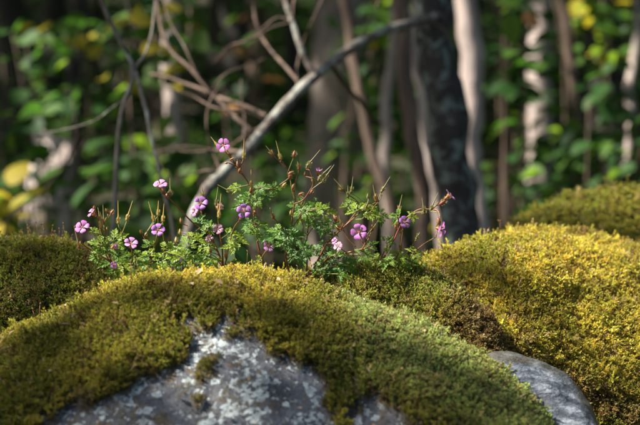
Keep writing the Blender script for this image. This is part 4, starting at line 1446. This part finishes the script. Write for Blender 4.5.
# ---- plant 2: centre left, with the highest flower nearby
h = Herb('herb robert with red stalks and paired flowers rising left of the arching branch foot', (222, 286, 1.56), 2)
h.stem([(224, 290), (223, 268), (217, 250), (208, 234), (197, 226), (187, 217), (177, 206), (168, 197), (162, 191)], DB, 1.50, 2.6, 1.2)
h.stem([(218, 252), (211, 236), (204, 222), (201, 211)], 1.51, 1.5, 1.6, 1.0)
h.stem([(223, 266), (222, 246), (219, 228), (218, 208)], 1.52, 1.5, 1.8, 1.0)
h.stem([(224, 270), (229, 246), (234, 228), (241, 219)], 1.52, 1.49, 1.6, 1.0)
h.flower(160, 184, 15, (-.1, .75, .55), 'pink', 1.50, at=(164, 192, 1.5), label='flower held highest at the left, above the paired flowers')
h.flower(201, 203, 15, (.1, .35, .9), 'violet', 1.49, at=(202, 213, 1.5)); h.flower(194, 211, 11, (-.5, .3, .7), 'pink', 1.49, at=(203, 218, 1.5))
h.flower(244, 211, 16, (-.05, .05, 1), 'violet', 1.485, at=(239, 221, 1.49), spin=.3)
h.flower(221, 206, 9, (.6, .3, .5), 'pale', 1.50); h.flower(218, 229, 12, (.1, .3, .8), 'pale', 1.49)
h.flower(209, 238, 9, (-.2, .5, .8), 'pale', 1.50)
h.pod(170.5, 194, 170, 178, 'green', 1.5); h.pod(203, 196, 202, 187, 'green', 1.51, stalk=False)
h.pod(216, 204, 218, 187, 'green', 1.51); h.pod(219, 216, 221, 194, 'straw', 1.49); h.pod(191, 234, 178, 233, 'green', 1.51, at=(200, 228, 1.5))
h.bud(163, 191, 100, 'red', 7); h.bud(167, 195, 70, 'red', 7); h.bud(171, 193, 60, 'red', 6); h.bud(181, 221, 100, 'red', 6, at=(188, 226, 1.5)); h.bud(226, 254, 70, 'red', 7); h.bud(210, 250, 110, 'red', 6)
h.bud(180, 232, 90, 'straw', 6, at=(196, 240, 1.5)); h.bud(176, 240, 90, 'straw', 6, at=(190, 256, 1.5))
for px, py, s, a, m_ in ((186, 242, 24, 120, 'herb_leaf_light'), (196, 236, 24, 60, 'herb_leaf_light'), (204, 246, 26, 200, 'herb_leaf_light'), (192, 256, 26, 250, 'herb_leaf'), (208, 226, 24, 100, 'herb_leaf'),
                        (200, 219, 22, 80, 'herb_leaf_blue'), (232, 234, 26, 20, 'herb_leaf_light'), (240, 240, 24, 340, 'herb_leaf_light'), (230, 246, 22, 200, 'herb_leaf_light'), (205, 262, 24, 230, 'herb_leaf'),
                        (184, 264, 26, 190, 'herb_leaf'), (236, 266, 20, 300, 'herb_leaf_light'), (214, 262, 22, 280, 'herb_leaf_light'), (178, 254, 22, 140, 'herb_leaf_light'), (196, 268, 22, 300, 'herb_leaf')):
    h.leaf(px, py, s, a, m_)
# ---- plant 3: tall one with the topmost flower
h = Herb('tallest herb robert, topmost pink flower above the arching branch, many seed beaks', (268, 288, 1.56), 3)
h.stem([(270, 290), (263, 264), (257, 240), (254, 215), (253, 196), (249, 184), (243, 175), (238, 167), (231, 158), (224, 150)], DB, 1.5, 2.2, 1.2)
h.stem([(239, 168), (242, 163), (243.5, 158)], 1.5, 1.5, 1.2, .9)
h.stem([(249, 185), (240, 187), (232, 191), (228, 193)], 1.5, 1.5, 1.2, .9, False)
h.stem([(252, 190), (263, 187), (274, 189), (281, 184), (288, 179), (291, 174), (286, 167), (281, 160)], 1.51, 1.5, 1.9, 1.1)
h.stem([(286, 168), (279, 161), (273, 155)], 1.5, 1.5, 1.2, .9)
h.flower(223, 145, 16, (-.35, .15, .9), 'magenta', 1.49, at=(228, 154, 1.5), label='topmost flower of all, facing the viewer')
h.flower(269, 246, 13, (.2, .2, .8), 'pink', 1.485, at=(262, 258, 1.5))
h.stem([(264, 268), (262, 258), (267, 250)], 1.51, 1.49, 1.6, 1.0)
h.pod(217, 145, 211, 137, 'straw', 1.5, stalk=False, size=4); h.pod(243.5, 157, 244, 139, 'straw', 1.5); h.pod(251.5, 186, 251, 170, 'straw', 1.5)
h.pod(231, 192, 218, 185, 'green', 1.5, stalk=False); h.pod(272.5, 154, 266, 146, 'red', 1.5); h.pod(280.5, 158, 276, 141, 'straw', 1.5)
h.bud(238, 164, 100, 'red', 8); h.bud(240, 170, 70, 'red', 7); h.bud(229, 154, 150, 'red', 5); h.bud(232, 159, 30, 'red', 5); h.bud(226, 163, 190, 'red', 4); h.bud(251, 190, 80, 'red', 7); h.bud(255, 211, 90, 'red', 7)
h.bud(291, 173, 30, 'red', 7); h.bud(284, 185, 50, 'straw', 6); h.bud(262, 188, 20, 'green', 5); h.bud(259, 252, 100, 'red', 5)
for px, py, s, a, m_ in ((244, 197, 24, 170, 'herb_leaf'), (240, 205, 22, 200, 'herb_leaf'), (262, 187, 20, 10, 'herb_leaf'), (266, 197, 20, 290, 'herb_leaf_blue'), (254, 203, 20, 250, 'herb_leaf'),
                        (276, 188, 18, 10, 'herb_leaf'), (262, 224, 22, 50, 'herb_leaf'), (256, 232, 24, 200, 'herb_leaf'), (246, 228, 20, 140, 'herb_leaf'), (270, 236, 24, 20, 'herb_leaf_blue'),
                        (258, 262, 20, 200, 'herb_leaf_light'), (266, 270, 20, 340, 'herb_leaf_light'), (234, 187, 16, 180, 'herb_leaf_light'), (250, 220, 18, 120, 'herb_leaf_blue')):
    h.leaf(px, py, s, a, m_)
# ---- plant 4: middle, dark hairy stems and many pods against the dark
h = Herb('middle herb robert with clusters of reddish buds high up and large bluish leaves', (296, 290, 1.56), 4)
h.stem([(292, 292), (289, 272), (286, 258), (287, 245), (291, 228), (293, 212), (295, 200), (294, 188), (297, 178), (299, 168), (297, 153)], DB, 1.5, 2.2, 1.0)
h.stem([(295, 200), (292, 190), (290, 177)], 1.5, 1.5, 1.2, .9, False)
h.stem([(288, 172), (291, 164), (294, 157)], 1.5, 1.5, 1.0, .8, False)
h.stem([(294, 204), (303, 200), (309, 192), (313, 184), (311, 173), (309, 167)], 1.5, 1.49, 1.3, .9)
h.stem([(311, 190), (319, 184), (325, 180)], 1.49, 1.49, 1.1, .8, False); h.stem([(303, 200), (300, 214), (303, 228), (300, 244)], 1.5, 1.51, 1.1, 1.2)
h.stem([(306, 290), (307, 262), (307, 240), (308, 222), (304, 208)], 1.54, 1.5, 2.0, 1.0, False)
h.stem([(290, 240), (281, 226), (274, 218), (270, 208)], 1.51, 1.49, 1.3, .9); h.stem([(288, 236), (296, 222), (304, 214), (318, 208)], 1.51, 1.49, 1.3, .9)
h.pod(308, 165, 320, 150, 'green', 1.49); h.pod(321, 176, 331, 166, 'green', 1.49); h.pod(325, 178, 334, 165, 'green', 1.49); h.pod(299, 168, 296, 152, 'red', 1.5)
h.bud(294, 154, 80, 'red', 7); h.bud(299, 167, 90, 'red', 6); h.bud(290, 176, 90, 'red', 8); h.bud(308, 166, 60, 'green', 8); h.bud(313, 181, 90, 'green', 8); h.bud(319, 179, 80, 'green', 7); h.bud(324, 180, 70, 'green', 7)
h.bud(293, 187, 80, 'red', 6); h.bud(312, 191, 60, 'red', 6); h.bud(301, 194, 20, 'red', 6); h.bud(291, 213, 90, 'straw', 6); h.bud(273, 216, 100, 'red', 7); h.bud(305, 174, 90, 'red', 5)
h.flower(319, 169, 7, (.2, .8, .4), 'violet', 1.49, at=(318, 178, 1.49))
for px, py, s, a, m_ in ((296, 205, 24, 160, 'herb_leaf'), (306, 208, 26, 60, 'herb_leaf'), (312, 214, 24, 330, 'herb_leaf'), (320, 207, 22, 10, 'herb_leaf_light'), (300, 218, 22, 250, 'herb_leaf'),
                        (286, 232, 26, 150, 'herb_leaf_blue'), (296, 236, 28, 30, 'herb_leaf_blue'), (282, 242, 24, 220, 'herb_leaf'), (300, 256, 34, 290, 'herb_leaf_blue'), (308, 248, 26, 10, 'herb_leaf_blue'),
                        (276, 230, 22, 170, 'herb_leaf'), (328, 212, 24, 0, 'herb_leaf_light'), (322, 228, 22, 260, 'herb_leaf_blue'), (316, 202, 18, 80, 'herb_leaf'), (290, 246, 22, 200, 'herb_leaf_blue'), (312, 222, 20, 200, 'herb_leaf')):
    h.leaf(px, py, s, a, m_)
# ---- plant 5: right of the middle, thick reddish stem leaning right
h = Herb('herb robert leaning right, thick dark red stems and one wide magenta flower', (308, 292, 1.56), 5)
h.stem([(302, 288), (311, 274), (321, 265), (332, 256), (346, 253), (358, 250), (367, 248)], DB, 1.48, 3.0, 1.6)
h.stem([(312, 272), (320, 256), (327, 243), (335, 235), (343, 228), (351, 219), (357, 211)], 1.51, 1.49, 2.2, 1.2)
h.stem([(343, 228), (340, 222), (336, 216)], 1.49, 1.49, 1.2, .9); h.stem([(350, 220), (362, 219)], 1.49, 1.48, 1.2, .9, False); h.stem([(343, 229), (349, 240), (356, 247)], 1.49, 1.49, 1.2, 1.0)
h.stem([(345, 226), (356, 216), (364, 209), (368, 202), (368, 197)], 1.49, 1.5, 1.4, .9)
h.stem([(362, 250), (366, 240), (362, 236)], 1.48, 1.48, 1.3, 1.0)
h.flower(359, 232, 18, (0, .15, 1), 'magenta', 1.475, at=(363, 243, 1.48), spin=.5, label='largest open magenta flower of the right half')
h.flower(338, 246, 11, (-.3, .4, .7), 'pale', 1.48, at=(346, 252, 1.48))
h.flower(334, 241, 8, (-.6, .3, .5), 'pink', 1.49)
h.pod(343, 189, 334, 179, 'green', 1.5, at=(364, 206, 1.5)); h.pod(351.5, 191, 353, 177, 'green', 1.5, at=(366, 203, 1.5)); h.pod(348, 196, 348, 186, 'green', 1.5, at=(364, 206, 1.5)); h.pod(376, 200, 373, 185, 'red', 1.5, at=(369, 206, 1.5))
h.pod(341, 228, 339, 216, 'red', 1.49); h.pod(382, 191, 390, 177, 'green', 1.51, at=(378, 202, 1.5)); h.stem([(368, 216), (373, 208), (379, 201), (382, 195)], 1.5, 1.51, 1.2, .8)
h.bud(335, 218, 110, 'red', 8); h.bud(341, 224, 100, 'red', 8); h.bud(338, 228, 130, 'red', 7); h.bud(341, 190, 160, 'red', 6, at=(364, 206, 1.5)); h.bud(368, 197, 90, 'green', 7); h.bud(372, 228, 80, 'red', 8, at=(366, 245, 1.48))
h.bud(376, 197, 90, 'red', 7); h.bud(366, 236, 50, 'red', 6); h.bud(367, 247, 20, 'straw', 7)
for px, py, s, a, m_ in ((355, 207, 24, 120, 'herb_leaf_light'), (366, 209, 26, 30, 'herb_leaf_light'), (346, 205, 22, 170, 'herb_leaf_light'), (374, 213, 22, 340, 'herb_leaf_light'), (381, 217, 22, 275, 'herb_leaf'),
                        (331, 268, 34, 250, 'herb_leaf_blue'), (344, 260, 30, 20, 'herb_leaf_blue'), (324, 254, 26, 150, 'herb_leaf_blue'), (336, 252, 22, 90, 'herb_leaf'), (350, 268, 26, 320, 'herb_leaf'),
                        (328, 232, 22, 200, 'herb_leaf'), (318, 246, 24, 170, 'herb_leaf_blue'), (330, 222, 22, 100, 'herb_leaf'), (318, 268, 24, 220, 'herb_leaf'), (366, 254, 24, 10, 'herb_leaf'), (372, 244, 18, 40, 'herb_leaf'), (343, 275, 22, 340, 'herb_leaf')):
    h.leaf(px, py, s, a, m_)
# ---- plant 6: right end, thin stems and two side-facing flowers
h = Herb('rightmost herb robert with thin wiry stems and two flowers turned sideways', (376, 288, 1.54), 6)
h.stem([(372, 288), (378, 268), (386, 254), (393, 241), (398, 228), (400, 214), (400, 205)], 1.52, 1.5, 2.0, 1.1)
h.stem([(386, 278), (396, 264), (404, 256), (412, 246), (419, 234)], 1.52, 1.5, 1.5, .9, False)
h.stem([(394, 240), (402, 223), (411, 214), (421, 209), (432, 209), (438, 203), (443, 200)], 1.5, 1.49, 1.6, 1.1)
h.stem([(432, 209), (438, 211), (440, 217)], 1.49, 1.48, 1.2, 1.0); h.stem([(400, 262), (412, 254), (424, 244), (436, 237)], 1.51, 1.49, 1.3, .9)
h.stem([(394, 262), (400, 250), (402, 238), (403, 229)], 1.51, 1.49, 1.3, 1.0)
h.stem([(374, 276), (384, 252), (394, 236), (396, 224)], 1.52, 1.51, 1.4, .9)
h.flower(450, 195, 15, (.75, .62, .15), 'pink', 1.485, at=(443, 200, 1.49), label='flower turned up and right at the far right end')
h.flower(442, 229, 17, (.85, -.15, .45), 'magenta', 1.48, at=(440, 217, 1.48), label='flower seen edge-on, hanging beside the trunk foot')
h.flower(405, 222, 14, (.35, .25, .8), 'violet', 1.485, at=(403, 229, 1.49))
h.pod(399, 210, 402, 195, 'red', 1.5); h.pod(396, 226, 398, 206, 'red', 1.5); h.pod(424, 210, 422, 198, 'green', 1.49); h.pod(431, 209, 438, 193, 'green', 1.49); h.pod(401, 249, 400, 234, 'green', 1.51); h.pod(417, 238, 420, 232, 'green', 1.5)
h.bud(443, 202, 40, 'red', 9); h.bud(439, 222, 280, 'red', 9); h.bud(424, 211, 90, 'green', 7); h.bud(401, 228, 90, 'red', 6); h.bud(433, 208, 70, 'green', 5)
for px, py, s, a, m_ in ((391, 253, 26, 20, 'herb_leaf_light'), (404, 256, 22, 10, 'herb_leaf_light'), (417, 252, 24, 30, 'herb_leaf_light'), (384, 262, 24, 170, 'herb_leaf'), (398, 264, 24, 330, 'herb_leaf_light'),
                        (412, 262, 20, 340, 'herb_leaf'), (395, 216, 20, 160, 'herb_leaf'), (414, 216, 16, 0, 'herb_leaf_light'), (376, 258, 22, 100, 'herb_leaf_light'), (388, 240, 18, 60, 'herb_leaf')):
    h.leaf(px, py, s, a, m_)

# ---- a broad-leaved seedling half hidden behind the flowers
c0 = Vector(P(228, 292, 1.6))
rt = empty('seedling', tuple(c0))
for (px, py, ang, L, tl) in ((240, 258, R(-35), 36, .25), (222, 254, R(150), 30, -.2)):
    c = Vector(P(px, py, 1.585))
    y = RV * math.cos(ang) + UV_ * math.sin(ang)
    nrm = (BV + UV_ * .6 + RV * tl).normalized(); y = (y - nrm * y.dot(nrm)).normalized(); x = y.cross(nrm)
    s = L * PXR * 1.6
    Mx = Matrix((x, y, nrm)).transposed().to_4x4() @ Matrix.Scale(s, 4); Mx.translation = c - y * s * .5 - c0
    link('leaf', BLADES['leaf_green'][1], rt, M=Mx)
    mb = MB(); mb.tube([Vector((0, 0, 0)), (c - y * s * .5 - c0) * .5 + Vector((0, 0, .004)), c - y * s * .45 - c0], [.001, .0008, .0006], 5)
    mb.build('stem', M['stem_green'], rt)
props(rt, 'seedling with two broad smooth dark green leaves behind the finely cut herb robert', 'seedling')

# ------------------------------------------------------------------ bits of dead leaf and twig lying in the moss
def bare_twig(label, pts, d0, d1, w, seed):
    C = catmull([P(p[0], p[1], d0 + (d1 - d0) * i / (len(pts) - 1)) for i, p in enumerate(pts)], 14)
    C = C + .0012 * np.stack([vnoise(C, .012, seed), vnoise(C, .012, seed + 1), vnoise(C, .012, seed + 2)], 1)
    o = Vector(C[0])
    mb = MB(); mb.tube([Vector(c) - o for c in C], list(np.linspace(w, w * .5, 14) * PXR * 1.5 / 2), 6, .12)
    ob = link('fallen_twig', mb.mesh('fallen_twig', M['dry']), None, o)
    props(ob, label, 'twig', 'dry twigs lying on the golden moss')
M['dry'] = simple_mat('dry_plant_scraps', (0.30, 0.19, 0.10), (0.48, 0.36, 0.24), .7, .2, scale=60)

def surface_hit(px, py):
    """depth at which the line of sight meets the boulders"""
    best = None
    for G_ in GRIDS:
        V = G_.reshape(-1, 3)
        X, Y = to_px(V)
        k = np.where((np.abs(X - px) < 2.5) & (np.abs(Y - py) < 2.5))[0]
        if len(k):
            dd = ((V[k] - CAM) @ FWD).min()
            best = dd if best is None else min(best, dd)
    return best

for lab, pts, w, sd in (('pale dry twig lying on the sunlit crest of the golden boulder', ((455, 262), (468, 258), (482, 259), (498, 252)), 1.6, 1),
                        ('short dry twig on the golden moss lower down its left flank', ((470, 276), (480, 272), (488, 275)), 1.4, 2),
                        ('thin brown twig on the golden moss near the dark hump', ((560, 232), (580, 236), (602, 231)), 1.5, 3),
                        ('long faint twig on golden moss at the right edge', ((590, 262), (610, 268), (632, 262)), 1.2, 4)):
    ds = [surface_hit(*p) for p in pts]
    ds = [q for q in ds if q]
    if ds:
        bare_twig(lab, pts, ds[0] - .008, ds[-1] - .008, w, sd)

def scraps():
    mb = MB()
    r = random.Random(9)
    for gi, cnt in ((0, 420), (1, 90), (2, 460), (3, 70), (4, 120)):
        G_ = GRIDS[gi]; V = G_.reshape(-1, 3)
        X, Y = to_px(V)
        k = np.where((X > -20) & (X < 660) & (Y < 440) & (Y > 150))[0]
        for i in r.sample(list(k), cnt):
            p = Vector(V[i]) + Vector((0, 0, .0075))
            L = r.uniform(.0015, .0045) * (1.8 if r.random() < .12 else 1)
            a = Vector((r.gauss(0, 1), r.gauss(0, 1), r.gauss(0, .5))).normalized(); b_ = a.cross(Vector((r.gauss(0, .3), r.gauss(0, .3), 1))).normalized()
            w = L * r.choice((.12, .15, .5)); c = a.cross(b_) * L * .2
            mb.add([p - a * L, p + b_ * w - c, p + a * L, p - b_ * w - c], [(0, 1, 2), (0, 2, 3)], [r.random()] * 4)
    o = mb.build('dead_leaf_scraps', M['dry'], None, False)
    props(o, 'tiny dry scraps of leaf and bark caught in the moss of the boulders', 'litter', None, 'stuff')
scraps()

def spore_stalks():
    mb = MB()
    r = random.Random(12)
    for gi, cnt, band in ((1, 10, (225, 262)), (0, 30, (262, 330)), (2, 34, (215, 300)), (3, 14, (180, 220)), (4, 16, (262, 300))):
        V = GRIDS[gi].reshape(-1, 3)
        X, Y = to_px(V)
        k = np.where((X > 0) & (X < 640) & (Y > band[0]) & (Y < band[1]) & (V[:, 2] > V[:, 2].max() - .14))[0]
        for i in r.sample(list(k), min(cnt, len(k))):
            for q in range(r.choice((1, 1, 2, 3))):
                p = Vector(V[i]) + Vector((r.gauss(0, .002), r.gauss(0, .002), .002))
                e = p + Vector((r.gauss(0, .0035), r.gauss(0, .003), r.uniform(.012, .022)))
                mb.tube([p, p.lerp(e, .6) + Vector((r.gauss(0, .0008), 0, 0)), e], [.00022, .0002, .00018], 4)
                mb.tube([e, e + Vector((r.gauss(0, .0006), 0, .0012)), e + Vector((r.gauss(0, .001), 0, .0026))], [.0003, .00055, .0002], 5)
    o = mb.build('spore_stalks', M['stem_red'], None)
    props(o, 'thin reddish spore stalks standing out of the moss on the boulders', 'moss stalks', None, 'stuff')
spore_stalks()
